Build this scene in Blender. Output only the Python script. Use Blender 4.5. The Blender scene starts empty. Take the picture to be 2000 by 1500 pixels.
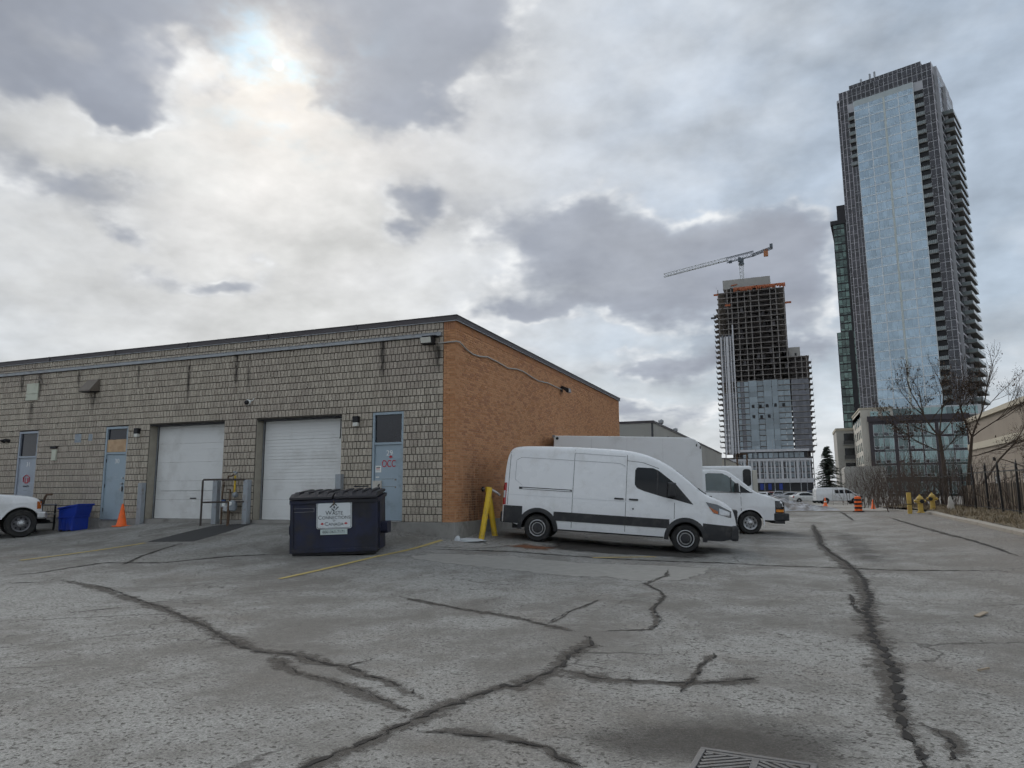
import bpy, bmesh, math, random
import numpy as np
from mathutils import Vector, Matrix
random.seed(7); np.random.seed(7)
R=math.radians
scn=bpy.context.scene
COL=scn.collection
# ------------------------------------------------------------------ camera
cam_d=bpy.data.cameras.new('camera'); cam=bpy.data.objects.new('camera',cam_d); COL.objects.link(cam)
cam_d.sensor_width=36.0; cam_d.lens=36.0*1387/2000; cam_d.clip_end=6000; cam_d.clip_start=.05
CR=((.9304381,-.0593706,-.3616075),(.3664009,.1347453,.9206487),(-.0059346,-.9891000,.1471256))
cam.matrix_world=Matrix(((CR[0][0],-CR[0][1],-CR[0][2],0),(CR[1][0],-CR[1][1],-CR[1][2],0),(CR[2][0],-CR[2][1],-CR[2][2],1.6),(0,0,0,1)))
scn.camera=cam
# ------------------------------------------------------------------ node helper
class X:
    def __init__(s,nt,k): s.nt=nt; s.k=k
    def _m(s,op,*a,clamp=False):
        n=s.nt.nodes.new('ShaderNodeMath'); n.operation=op; n.use_clamp=clamp
        for i,v in enumerate((s,)+a):
            if isinstance(v,X): s.nt.links.new(v.k,n.inputs[i])
            else: n.inputs[i].default_value=v
        return X(s.nt,n.outputs[0])
    def __add__(s,o): return s._m('ADD',o)
    __radd__=__add__
    def __sub__(s,o): return s._m('SUBTRACT',o)
    def __rsub__(s,o): return (s*-1.0)+o
    def __mul__(s,o): return s._m('MULTIPLY',o)
    __rmul__=__mul__
    def __truediv__(s,o): return s._m('DIVIDE',o)
    def abs(s): return s._m('ABSOLUTE')
    def max(s,o): return s._m('MAXIMUM',o)
    def min(s,o): return s._m('MINIMUM',o)
    def exp(s): return s._m('EXPONENT')
    def clamp(s): return s._m('ADD',0.0,clamp=True)
    def ss(s,a,b,lo=0.0,hi=1.0):
        n=s.nt.nodes.new('ShaderNodeMapRange'); n.interpolation_type='SMOOTHSTEP'
        s.nt.links.new(s.k,n.inputs[0])
        if a>b: a,b,lo,hi=b,a,hi,lo
        for i,v in zip((1,2,3,4),(a,b,lo,hi)): n.inputs[i].default_value=v
        return X(s.nt,n.outputs[0])
def node(nt,t,**kw):
    n=nt.nodes.new(t)
    for k,v in kw.items(): setattr(n,k,v)
    return n
def put(nt,inp,v):
    if isinstance(v,X): nt.links.new(v.k,inp)
    elif v is not None: inp.default_value=v
def rgb(c): return (c[0],c[1],c[2],1.0)
def mixc(nt,f,a,b):
    n=node(nt,'ShaderNodeMix',data_type='RGBA'); put(nt,n.inputs[0],f)
    put(nt,n.inputs[6],a if isinstance(a,X) else rgb(a)); put(nt,n.inputs[7],b if isinstance(b,X) else rgb(b))
    return X(nt,n.outputs[2])
def scalec(nt,c,f):
    n=node(nt,'ShaderNodeVectorMath',operation='SCALE'); put(nt,n.inputs[0],c if isinstance(c,X) else c[:3]); put(nt,n.inputs[3],f)
    return X(nt,n.outputs[0])
def noise(nt,co,scale,detail=4,rough=.55,dist=0.0,dim='3D'):
    n=node(nt,'ShaderNodeTexNoise',noise_dimensions=dim); put(nt,n.inputs['Vector'],co)
    n.inputs['Scale'].default_value=scale; n.inputs['Detail'].default_value=detail; n.inputs['Roughness'].default_value=rough; n.inputs['Distortion'].default_value=dist
    return X(nt,n.outputs[0])
def voro(nt,co,scale,feature='F1'):
    n=node(nt,'ShaderNodeTexVoronoi',feature=feature); put(nt,n.inputs['Vector'],co); n.inputs['Scale'].default_value=scale
    return X(nt,n.outputs[0])
def vmap(nt,co,sc=(1,1,1),loc=(0,0,0)):
    n=node(nt,'ShaderNodeMapping'); put(nt,n.inputs[0],co); n.inputs['Scale'].default_value=sc; n.inputs['Location'].default_value=loc
    return X(nt,n.outputs[0])
def sepv(nt,v):
    n=node(nt,'ShaderNodeSeparateXYZ'); put(nt,n.inputs[0],v); return [X(nt,o) for o in n.outputs]
def comb(nt,x,y,z):
    n=node(nt,'ShaderNodeCombineXYZ')
    for i,v in enumerate((x,y,z)): put(nt,n.inputs[i],v)
    return X(nt,n.outputs[0])
def pos(nt): return X(nt,node(nt,'ShaderNodeNewGeometry').outputs['Position'])
def objco(nt): return X(nt,node(nt,'ShaderNodeTexCoord').outputs['Object'])
def attr(nt,name): return X(nt,node(nt,'ShaderNodeAttribute',attribute_name=name).outputs['Fac'])
# ------------------------------------------------------------------ world: sky with broken cloud
SUN=(-.56042,.64594,.51835)
w=bpy.data.worlds.new('World'); scn.world=w; w.use_nodes=True
nt=w.node_tree; nt.nodes.clear()
out=node(nt,'ShaderNodeOutputWorld'); bg=node(nt,'ShaderNodeBackground'); nt.links.new(bg.outputs[0],out.inputs[0])
sky=node(nt,'ShaderNodeTexSky',sky_type='NISHITA'); sky.sun_disc=False; sky.sun_elevation=math.asin(SUN[2]); sky.sun_rotation=math.atan2(SUN[0],SUN[1])
sky.air_density=1.0; sky.dust_density=2.0; sky.ozone_density=1.0
D=X(nt,node(nt,'ShaderNodeTexCoord').outputs['Generated'])
dx,dy,dz=sepv(nt,D)
wn=node(nt,'ShaderNodeTexNoise'); put(nt,wn.inputs['Vector'],vmap(nt,D,(1,1,1.5)))
wn.inputs['Scale'].default_value=6.0; wn.inputs['Detail'].default_value=4.5; wn.inputs['Roughness'].default_value=.58
_wx,_wy,_wz=sepv(nt,X(nt,wn.outputs['Color']))
bx_,by_,bz_=dx+(_wx-.5)*.22,dy+(_wy-.5)*.22,dz+(_wz-.5)*.16
def blob(px,sx,sy=None):
    """soft angular patch round a direction px=(dx,dy,dz); sx across, sy in elevation"""
    sy=sy or sx
    h=math.hypot(px[0],px[1]); ax,ay=px[0]/h,px[1]/h
    side=(bx_*ay-by_*ax); fw=(dx*ax+dy*ay)
    el=bz_-px[2]
    return ((side*side)*(-1/(sx*sx))+(el*el)*(-1/(sy*sy))).exp()*fw.ss(0,.3)
zc=dz.max(0.0)+.22
P=comb(nt,dx/zc,dy/zc,0.0)
PL=comb(nt,dx/zc-.035,dy/zc+.045,0.05)
def dens(p,blobs=True):
    n=noise(nt,p,1.9,5,.58)
    m=noise(nt,p,.75,1,.5)
    return n*.75+m*.45
sund=dx*SUN[0]+dy*SUN[1]+dz*SUN[2]
halo=((sund-1.0)*9.0).exp()
core=((sund-1.0)*160.0).exp()
disc=((sund-1.0)*140000.0).exp()
n0=dens(P)
nf=noise(nt,P,3.6,5,.6)            # fine wisps
big=noise(nt,vmap(nt,P,(1,1,1),(3.1,1.7,0)),.9,3,.55)
wide=noise(nt,vmap(nt,D,(1,1,1.6),(.3,.1,0)),2.4,3,.55)
# veil of thin bright cloud, brightest towards the sun
clear=blob((.25,.88,.40),.42,.26)
veil=(halo*.45+(big-.5)*1.7+(nf-.5)*1.1+.42-clear*.5).clamp()
# heavier cloud banks where the photographed sky has them, drifting on as noise elsewhere
bank=(blob((-.68,.48,.635),.36,.10)*1.7+blob((-.55,.60,.600),.20,.078)*1.7+blob((-.42,.70,.585),.14,.080)*1.5+blob((-.50,.68,.52),.07,.05)*.7
     +blob((-.215,.92,.325),.17,.062)*1.05+blob((-.10,.955,.265),.15,.065)*.85+blob((-.33,.915,.245),.10,.022)*.7+blob((.0,.95,.33),.06,.06)*.5
     +blob((-.455,.80,.388),.06,.035)*.62+blob((-.665,.69,.272),.085,.022)*.75+blob((-.72,.60,.315),.07,.02)*.5
     +blob((-.80,.42,.46),.10,.05)*.6+blob((-.70,.52,.46),.06,.03)*.55+blob((-.19,.967,.175),.13,.024)*.8+blob((-.37,.91,.195),.08,.022)*.7+blob((-.17,.975,.115),.22,.022)*.75
     +blob((.02,.97,.22),.07,.04)*.55+blob((-.78,.55,.36),.16,.03)*.4+blob((-.75,.62,.20),.2,.03)*.35+blob((-.28,.83,.50),.06,.06)*.3)
front=(dx*.36*-1+dy*.92).ss(.35,.75)
loose=(wide-.58)*2.2*(1.0-front*.7)
dk=(bank+loose+(n0-.60)*2.1*bank.ss(.05,.5,.35,1.0)).ss(.16,.85)
gap=((sund-1.0)*700.0).exp()          # thin spot the sun shines through
dk=(dk-gap*.6-core*.08).clamp()
rl0=noise(nt,vmap(nt,D,(1,1,1.7)),5.2,6,.6); rl1=noise(nt,vmap(nt,D,(1,1,1.7),(-.018,.020,.050)),5.2,4,.6)
relief=(rl0-rl1)*3.0   # sunward flanks of the cloud brighter than the lee
rim=dk.ss(.02,.35)*dk.ss(.85,.35)*(relief*1.6+.35).clamp()
skyc=scalec(nt,X(nt,sky.outputs[0]),.085)
blue=mixc(nt,.78,skyc,(.395,.46,.535))
vcol=mixc(nt,halo.clamp(),(.545,.565,.585),(.565,.565,.55))
c1=mixc(nt,veil,blue,vcol)
dcol=mixc(nt,(n0-.35).ss(0,.5),(.375,.40,.45),(.25,.275,.33))
c2=mixc(nt,dk*.97,c1,dcol)
c3=mixc(nt,rim*.75,c2,(.74,.75,.75))
irid=mixc(nt,(nf-.4).ss(0,.2),(1.25,1.0,.72),(.72,.98,1.15))
c4=mixc(nt,(((sund-1.0)*330.0).exp()*.75*(nf.ss(.38,.62))).clamp(),c3,irid)
c5=mixc(nt,disc.clamp(),c4,(3.2,3.2,3.0))
hz=mixc(nt,dz.ss(.10,-.02)*.6,c5,(.62,.64,.66))
mott=(noise(nt,vmap(nt,P,(1,1,1),(7.7,2.2,0)),2.6,4,.62)-.5)*.45+1.0+relief*.36*(1.0-halo*.4)*(1.0-dk*.45)
hz=scalec(nt,hz,mott*.675)
nt.links.new(hz.k,bg.inputs[0]); bg.inputs[1].default_value=1.0
w.cycles.sampling_method='MANUAL'; w.cycles.sample_map_resolution=512
# ------------------------------------------------------------------ the sun behind thin cloud
sd=bpy.data.lights.new('sun','SUN'); sun=bpy.data.objects.new('sun',sd); COL.objects.link(sun)
sd.energy=.85; sd.angle=R(35); sd.color=(1.0,.96,.91)
sun.rotation_euler=Vector(SUN).to_track_quat('Z','Y').to_euler(); sun.location=(-40,46,37)
vs=scn.view_settings; vs.view_transform='Standard'; vs.look='None'; vs.exposure=0.84; vs.gamma=1.0; vs.use_curve_mapping=False
scn.cycles.use_denoising=True; scn.cycles.max_bounces=5; scn.cycles.diffuse_bounces=2; scn.cycles.glossy_bounces=2; scn.cycles.use_adaptive_sampling=True; scn.cycles.adaptive_threshold=.03; scn.cycles.adaptive_min_samples=8; scn.cycles.transparent_max_bounces=12
try: scn.cycles.denoiser='OPENIMAGEDENOISE'
except Exception: pass
# ------------------------------------------------------------------ mesh helpers
class MB:
    def __init__(s): s.v=[]; s.f=[]; s.r=[]; s.cur=.5
    def rnd(s,x): s.cur=x; return s
    def face(s,ix): s.f.append(tuple(ix)); s.r.append(s.cur)
    def poly(s,pts):
        i=len(s.v); s.v+= [tuple(p) for p in pts]; s.face(range(i,i+len(pts))); return s
    def box(s,x0,y0,z0,x1,y1,z1):
        i=len(s.v)
        s.v+=[(x0,y0,z0),(x1,y0,z0),(x1,y1,z0),(x0,y1,z0),(x0,y0,z1),(x1,y0,z1),(x1,y1,z1),(x0,y1,z1)]
        for q in ((0,3,2,1),(4,5,6,7),(0,1,5,4),(1,2,6,5),(2,3,7,6),(3,0,4,7)): s.face([i+k for k in q])
        return s
    def cbox(s,x0,y0,z0,x1,y1,z1,c,ax='y-'):
        """box whose face on one side is chamfered by c (5 visible faces)"""
        i=len(s.v)
        if ax=='y-': # front at y0
            s.v+=[(x0,y1,z0),(x1,y1,z0),(x1,y1,z1),(x0,y1,z1),(x0,y0+c,z0),(x1,y0+c,z0),(x1,y0+c,z1),(x0,y0+c,z1),(x0+c,y0,z0+c),(x1-c,y0,z0+c),(x1-c,y0,z1-c),(x0+c,y0,z1-c)]
        else: # x+ : front at x1
            s.v+=[(x0,y0,z0),(x0,y1,z0),(x0,y1,z1),(x0,y0,z1),(x1-c,y0,z0),(x1-c,y1,z0),(x1-c,y1,z1),(x1-c,y0,z1),(x1,y0+c,z0+c),(x1,y1-c,z0+c),(x1,y1-c,z1-c),(x1,y0+c,z1-c)]
        for q in ((0,1,5,4),(1,2,6,5),(2,3,7,6),(3,0,4,7),(4,5,9,8),(5,6,10,9),(6,7,11,10),(7,4,8,11),(8,9,10,11)): s.face([i+k for k in q])
        return s
    def bar(s,a,b,w,h=None,up=(0,0,1)):
        a=Vector(a); b=Vector(b); h=h or w; d=(b-a).normalized(); u=Vector(up)
        if abs(d.dot(u))>.95: u=Vector((1,0,0))
        x=d.cross(u).normalized()*(w/2); y=x.cross(d).normalized()*(h/2)
        i=len(s.v)
        for p in (a,b):
            for sx,sy in ((-1,-1),(1,-1),(1,1),(-1,1)): s.v.append(tuple(p+x*sx+y*sy))
        for q in ((0,1,2,3),(7,6,5,4),(0,4,5,1),(1,5,6,2),(2,6,7,3),(3,7,4,0)): s.face([i+k for k in q])
        return s
    def tube(s,path,r,n=8,caps=True):
        P=[Vector(p) for p in path]; m=len(P)
        rr=r if isinstance(r,(list,tuple)) else [r]*m
        d0=(P[1]-P[0]).normalized(); u=Vector((0,0,1)) if abs(d0.z)<.9 else Vector((1,0,0))
        i0=len(s.v)
        for k in range(m):
            d=(P[min(k+1,m-1)]-P[max(k-1,0)]).normalized()
            x=d.cross(u).normalized(); u=x.cross(d).normalized()
            for j in range(n):
                a=2*math.pi*j/n; s.v.append(tuple(P[k]+(x*math.cos(a)+u*math.sin(a))*rr[k]))
        for k in range(m-1):
            for j in range(n):
                j2=(j+1)%n; s.face((i0+k*n+j,i0+k*n+j2,i0+(k+1)*n+j2,i0+(k+1)*n+j))
        if caps: s.face([i0+j for j in range(n)][::-1]); s.face([i0+(m-1)*n+j for j in range(n)])
        return s
    def lathe(s,prof,n=24,c=(0,0,0),ax='z',caps=True):
        """prof: list of (r,h)"""
        i0=len(s.v)
        for r,h in prof:
            for j in range(n):
                a=2*math.pi*j/n; ca,sa=math.cos(a)*r,math.sin(a)*r
                p={'z':(ca,sa,h),'y':(ca,h,sa),'x':(h,ca,sa)}[ax]
                s.v.append((c[0]+p[0],c[1]+p[1],c[2]+p[2]))
        for k in range(len(prof)-1):
            for j in range(n):
                j2=(j+1)%n; s.face((i0+k*n+j,i0+k*n+j2,i0+(k+1)*n+j2,i0+(k+1)*n+j))
        if caps:
            s.face([i0+j for j in range(n)][::-1]); s.face([i0+(len(prof)-1)*n+j for j in range(n)])
        return s
    def prism(s,poly,a,b,ax='y'):
        """polygon (p,q) extruded along ax from a to b; (p,q)=(x,z) for y, (y,z) for x, (x,y) for z"""
        i=len(s.v); n=len(poly)
        f={'y':lambda p,t:(p[0],t,p[1]),'x':lambda p,t:(t,p[0],p[1]),'z':lambda p,t:(p[0],p[1],t)}[ax]
        s.v+=[f(p,a) for p in poly]+[f(p,b) for p in poly]
        s.face(range(i,i+n)); s.face(range(i+2*n-1,i+n-1,-1))
        for k in range(n):
            k2=(k+1)%n; s.face((i+k,i+n+k,i+n+k2,i+k2))
        return s
    def grid(s,pts,wrap=False):
        """pts[i][j] -> quads"""
        i0=len(s.v); n=len(pts[0])
        for row in pts: s.v+=[tuple(p) for p in row]
        for i in range(len(pts)-1):
            for j in range(n-1+(1 if wrap else 0)):
                j2=(j+1)%n; s.face((i0+i*n+j,i0+i*n+j2,i0+(i+1)*n+j2,i0+(i+1)*n+j))
        return s
    def mesh(s,name,mats,angle=None,fix=True,rnd=False):
        me=bpy.data.meshes.new(name); me.from_pydata(s.v,[],s.f); me.update()
        if rnd:
            a=me.attributes.new('rnd','FLOAT','FACE'); a.data.foreach_set('value',s.r)
        if fix:
            b=bmesh.new(); b.from_mesh(me); bmesh.ops.recalc_face_normals(b,faces=b.faces[:]); b.to_mesh(me); b.free()
        for m in (mats if isinstance(mats,(list,tuple)) else [mats]): me.materials.append(m)
        if angle:
            me.shade_smooth(); me.set_sharp_from_angle(angle=R(angle))
        return me
    def build(s,name,mat,parent=None,angle=None,fix=True,rnd=False,loc=None,rot=None,bevel=0):
        o=bpy.data.objects.new(name,s.mesh(name,mat,angle,fix,rnd)); COL.objects.link(o)
        if parent: o.parent=parent
        if loc: o.location=loc
        if rot: o.rotation_euler=rot
        if bevel:
            m=o.modifiers.new('bevel','BEVEL'); m.width=bevel; m.segments=2; m.limit_method='ANGLE'; m.angle_limit=R(40)
        return o
def inst(me,name,parent,loc=(0,0,0),rot=(0,0,0),sc=None):
    o=bpy.data.objects.new(name,me); COL.objects.link(o); o.parent=parent; o.location=loc; o.rotation_euler=rot
    if sc: o.scale=sc
    return o
def tag(o,label,cat,group=None):
    o['label']=label; o['category']=cat
    if group: o['group']=group
    return o
def thing(name,label,cat,loc=(0,0,0),rot=(0,0,0),group=None):
    o=bpy.data.objects.new(name,None); COL.objects.link(o); o.location=loc; o.rotation_euler=rot; o.empty_display_size=.2
    return tag(o,label,cat,group)
def part(name,parent,loc=(0,0,0),rot=(0,0,0)):
    o=bpy.data.objects.new(name,None); COL.objects.link(o); o.parent=parent; o.location=loc; o.rotation_euler=rot; o.empty_display_size=.1
    return o
def struct(o): o['kind']='structure'; return o
def stuff(o): o['kind']='stuff'; return o
def copy_tree(o,parent=None):
    c=o.copy(); COL.objects.link(c); c.parent=parent
    for ch in list(o.children): copy_tree(ch,c)
    return c
def text(body,size,name,mat,parent,loc,rot=(math.pi/2,0,0),ext=.002,align='CENTER',sx=1.0,shear=0):
    cu=bpy.data.curves.new(name,'FONT'); cu.body=body; cu.size=size; cu.extrude=ext; cu.align_x=align; cu.align_y='CENTER'; cu.shear=shear
    t=bpy.data.objects.new(name,cu); COL.objects.link(t)
    dg=bpy.context.evaluated_depsgraph_get(); me=bpy.data.meshes.new_from_object(t.evaluated_get(dg))
    bpy.data.objects.remove(t); bpy.data.curves.remove(cu)
    me.materials.clear(); me.materials.append(mat)
    o=inst(me,name,parent,loc,rot); o.scale=(sx,1,1); return o
# ------------------------------------------------------------------ materials
MATS={}
def mat(name,c,rough=.6,metal=0.0,var=.12,scale=3.0,bump=0.0,bscale=30.0,spec=.5,coat=0.0,rnd=0.0,c2=None,dirt=None,dsc=2.0,damt=.5,local=False,emit=None):
    if name in MATS: return MATS[name]
    m=bpy.data.materials.new(name); m.use_nodes=True; nt=m.node_tree; b=nt.nodes['Principled BSDF']
    p=objco(nt) if local else pos(nt)
    n=noise(nt,p,scale,5,.6)
    col=scalec(nt,c,(n-.5)*(2*var)+1.0)
    if c2 is not None: col=mixc(nt,noise(nt,p,scale*.6,4,.6).ss(.42,.62),col,c2)
    if rnd:
        a=attr(nt,'rnd'); col=scalec(nt,col,(a-.5)*(2*rnd)+1.0)
    if dirt is not None:
        col=mixc(nt,noise(nt,p,dsc,6,.65).ss(.48,.70)*damt,col,dirt)
    nt.links.new(col.k,b.inputs['Base Color'])
    put(nt,b.inputs['Roughness'],(noise(nt,p,scale*2.3,4)-.5)*.18+rough)
    b.inputs['Metallic'].default_value=metal; b.inputs['Specular IOR Level'].default_value=spec; b.inputs['Coat Weight'].default_value=coat
    if bump:
        bn=node(nt,'ShaderNodeBump'); bn.inputs['Strength'].default_value=bump; bn.inputs['Distance'].default_value=.01
        nt.links.new(noise(nt,p,bscale,6,.65).k,bn.inputs['Height']); nt.links.new(bn.outputs[0],b.inputs['Normal'])
    if emit: b.inputs['Emission Color'].default_value=rgb(emit[0]); b.inputs['Emission Strength'].default_value=emit[1]
    MATS[name]=m; return m
def glass(name,c,rough=.06,rnd=0.0,metal=.0,spec=.8,coat=.0):
    return mat(name,c,rough,metal,.25,.15,spec=spec,rnd=rnd,coat=coat)
white_paint=mat('white_paint',(.80,.815,.83),.28,0,.03,1.2,spec=.5,coat=.6,dirt=(.50,.49,.46),dsc=1.4,damt=.35)
box_white=mat('box_white',(.76,.775,.785),.42,0,.04,.8,dirt=(.48,.47,.45),dsc=1.0,damt=.4)
black_plastic=mat('black_plastic',(.022,.023,.026),.55,0,.3,6,dirt=(.10,.095,.085),dsc=4,damt=.35)
rubber=mat('rubber',(.018,.018,.018),.8,0,.3,8,dirt=(.09,.085,.075),dsc=5,damt=.5)
dark=mat('dark_metal',(.02,.02,.022),.6,.3,.3,5)
seam=mat('seam',(.06,.06,.065),.7,0,.1,5)
steel=mat('steel',(.52,.53,.54),.35,.9,.15,8,dirt=(.18,.15,.12),dsc=9,damt=.5)
galv=mat('galvanised',(.34,.36,.38),.5,.5,.2,4,dirt=(.20,.18,.16),dsc=3,damt=.5)
auto_glass=mat('auto_glass',(.010,.012,.014),.05,0,.3,2,spec=.35)
concrete=mat('concrete',(.30,.29,.27),.9,0,.25,2.5,.5,40,.3,dirt=(.12,.11,.10),dsc=1.8,damt=.7)
yellow_paint=mat('yellow_paint',(.72,.48,.03),.5,0,.15,5,.1,30,dirt=(.30,.20,.08),dsc=6,damt=.6)
orange=mat('orange_plastic',(.95,.15,.018),.5,0,.12,6,dirt=(.35,.10,.04),dsc=7,damt=.5)
bark=mat('bark',(.075,.058,.045),.9,0,.35,7,.6,35,.2)
lamp_red=mat('lamp_red',(.35,.012,.015),.15,0,.1,10,coat=.5)
amber=mat('amber',(.75,.25,.02),.2,0,.1,10,coat=.5)
lens=mat('lamp_lens',(.55,.57,.60),.08,.3,.3,20,coat=.6)
# ------------------------------------------------------------------ ground: one sheet out to the horizon
GC=[(-8.1,16.5,.34),(-9.65,16.5,.55),(-11.6,16.5,.70),(-13,16.5,.71),(-15.9,16.5,.66),(-18.4,16.5,.67),(-19.6,16.5,.53),(-21.5,16.5,.46),(-24.5,16.5,.42),(-30,16.5,.4),
(-10.2,12.9,.2),(-8.5,13.6,.2),(-9.5,15,.3),(-6.31,17.75,.26),(-2.65,18.48,.01),(-6.5,21,.25),(-1.39,24.9,.1),(-6.8,24,.26),(-7,30,.3),(-15,13.3,.34),(-15.6,10.7,.17),(-21.1,14.4,.3),(-18,12,.26),(-20,9,.1),
(-4,11,.0),(-8.5,10.5,.06),(0,4.7,-.01),(0,0,0),(-3,5,0),(3,8,.02),(-8,4,0.02),(-14,5,.05),(1,13,-.02),(2,18,0),(5.4,12,.1),(5.4,22,.2),(5.4,30,.28),(5.4,37,.36),(3,30,.15),(1,34,.17),(3,40,.36),(-.4,39.7,.31),(-3,39,.31),(-7,40,.32),
(0,44,.3),(4,44,.34),(9,20,.35),(9,30,.4),(9,40,.45),(14,30,.45),(14,14,.35),(8,5,.15),(-30,8,.1),(-30,-8,0),(0,-10,0),(14,-8,.1),(2,55,.12),(6,59,.25),(-10,55,.1),(12,55,.45),(-20,40,.3),(-20,25,.45)]
def make_tps(pts,lam=.02):
    P=np.array(pts); n=len(P); xy=P[:,:2]/20.
    d=np.linalg.norm(xy[:,None]-xy[None],axis=2)
    K=np.where(d>0,d*d*np.log(d+1e-12),0)+lam*.02*np.eye(n)
    A=np.zeros((n+3,n+3)); A[:n,:n]=K; A[:n,n]=1; A[:n,n+1:]=xy; A[n,:n]=1; A[n+1:,:n]=xy.T
    b=np.zeros(n+3); b[:n]=P[:,2]
    s=np.linalg.solve(A,b)
    def g(x,y):
        x=np.asarray(x,float); y=np.asarray(y,float)
        q=np.stack([x/20.,y/20.],-1)
        d=np.linalg.norm(q[...,None,:]-xy,axis=-1)
        z=(np.where(d>0,d*d*np.log(d+1e-12),0)*s[:n]).sum(-1)+s[n]+q[...,0]*s[n+1]+q[...,1]*s[n+2]
        far=-.45
        def ss(a,b,t): t=np.clip((t-a)/(b-a),0,1); return t*t*(3-2*t)
        w=np.maximum.reduce([ss(48,80,y),ss(16,34,x),ss(30,55,-x),ss(9,30,-y)])
        return z*(1-w)+far*w*ss(40,80,y)+0*w
    return g
G=make_tps(GC)
xs=np.concatenate([[-2500,-1500,-900,-500,-300,-180,-110,-70,-50],np.arange(-40,-16,1.0),np.arange(-16,10,.4),np.arange(10,30,1.0),[32,36,42,50,65,90,130,200,330,550,900,1500,2500]])
ys=np.concatenate([[-300,-150,-80,-45,-28,-18,-12],np.arange(-9,0,1.0),np.arange(0,26,.4),np.arange(26,66,.8),[68,72,78,85,95,110,130,160,200,260,350,500,700,1000,1500,2500,3500]])
GX,GY=np.meshgrid(xs,ys,indexing='ij'); GZ=G(GX,GY)
def gz(x,y): return float(G(np.array(x),np.array(y)))
def asphalt(name,tone=1.0,warm=0.0,pits=1.0):
    m=bpy.data.materials.new(name); m.use_nodes=True; nt=m.node_tree; b=nt.nodes['Principled BSDF']
    p=pos(nt); px,py,pz=sepv(nt,p)
    base=noise(nt,p,.22,4,.62); mid=noise(nt,vmap(nt,p,(1,.8,1),(4,2,0)),.9,5,.68); fine=noise(nt,p,60,3,.75); gr2=noise(nt,vmap(nt,p,(1,1,1),(2,8,0)),11,3,.7)
    sp=noise(nt,vmap(nt,p,(1.0,1.0,1.0),(1.3,7.1,0)),25,2,.5); sp2=noise(nt,p,50,2,.5)
    lightc=(.30*tone*(1+.02*warm),.296*tone,.278*tone*(1-.06*warm)); darkc=(.165*tone*(1+.06*warm),.155*tone,.139*tone*(1-.05*warm))
    worn=(base*.55+mid*.65-.08).ss(.40,.62)
    col=mixc(nt,worn,darkc,lightc)
    brown=noise(nt,vmap(nt,p,(1,1,1),(9,5,0)),.45,4,.68).ss(.52,.74)
    far=py.ss(14,30); right=px.ss(1.2,5.0)
    col=mixc(nt,(brown*.6+right*.6).clamp(),col,(.19*tone,.168*tone,.145*tone))
    wv=noise(nt,p,1.3,3,.6)*.9
    vx=node(nt,'ShaderNodeTexVoronoi',feature='DISTANCE_TO_EDGE'); put(nt,vx.inputs['Vector'],comb(nt,px+wv,py*.9+wv,0.0)); vx.inputs['Scale'].default_value=.55
    hair=X(nt,vx.outputs[0]).ss(.011,.002)*noise(nt,vmap(nt,p,(1,1,1),(3,3,0)),.28,2,.5).ss(.50,.60)
    pit=(sp.ss(.575,.63)*.95+sp2.ss(.61,.68)*.6)*worn.ss(.0,.6)*pits
    col=mixc(nt,(pit*.85).clamp(),col,(.07,.064,.056))
    col=mixc(nt,hair*.7,col,(.05,.045,.04))
    col=scalec(nt,col,(fine-.5)*2.3+(gr2-.5)*.6+1.0)
    nt.links.new(col.k,b.inputs['Base Color']); b.inputs['Roughness'].default_value=.86; b.inputs['Specular IOR Level'].default_value=.3
    bn=node(nt,'ShaderNodeBump'); bn.inputs['Strength'].default_value=.55; bn.inputs['Distance'].default_value=.012
    h=noise(nt,p,70,2,.7); nt.links.new(h.k,bn.inputs['Height']); nt.links.new(bn.outputs[0],b.inputs['Normal'])
    return m
asp=asphalt('asphalt')
g=MB(); g.grid([[ (float(GX[i,j]),float(GY[i,j]),float(GZ[i,j])) for j in range(len(ys))] for i in range(len(xs))])
lot=struct(g.build('parking_lot',asp,angle=60))
def drape(mb,poly_or_grid,dz):
    mb.grid([[(x,y,gz(x,y)+dz) for x,y in row] for row in poly_or_grid])
# overlays: worn patches, paint, cracks. Each is a sheet a few millimetres over the asphalt, ragged at its edge
def overlay(name,c,edge=.35,nsc=6.0,rough=.88,var=.25,cov=1.0,thr=(.35,.6),namp=1.5):
    if name in MATS: return MATS[name]
    m=bpy.data.materials.new(name); m.use_nodes=True; nt=m.node_tree; b=nt.nodes['Principled BSDF']; o=nt.nodes['Material Output']
    p=pos(nt); e=attr(nt,'edge')
    n=noise(nt,p,nsc,6,.68); f=noise(nt,p,60,3,.7)
    col=scalec(nt,c,(n-.5)*(2*var)+(f-.5)*.5+1.0); nt.links.new(col.k,b.inputs['Base Color']); b.inputs['Roughness'].default_value=rough; b.inputs['Specular IOR Level'].default_value=.3
    a=(e*edge*2+(n-.5)*namp+(f-.5)*(.5+.4*namp-.6)).ss(thr[0],thr[1])*cov
    t=node(nt,'ShaderNodeBsdfTransparent'); mx=node(nt,'ShaderNodeMixShader'); put(nt,mx.inputs[0],a)
    nt.links.new(t.outputs[0],mx.inputs[1]); nt.links.new(b.outputs[0],mx.inputs[2]); nt.links.new(mx.outputs[0],o.inputs[0])
    MATS[name]=m; return m
def set_edge(o,vals):
    a=o.data.attributes.new('edge','FLOAT','POINT'); a.data.foreach_set('value',vals)
def resample(pts,step):
    out=[np.array(pts[0])]
    for a,b in zip(pts[:-1],pts[1:]):
        a=np.array(a); b=np.array(b); n=max(1,int(np.linalg.norm(b-a)/step))
        for k in range(1,n+1): out.append(a+(b-a)*k/n)
    return np.array(out)
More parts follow.
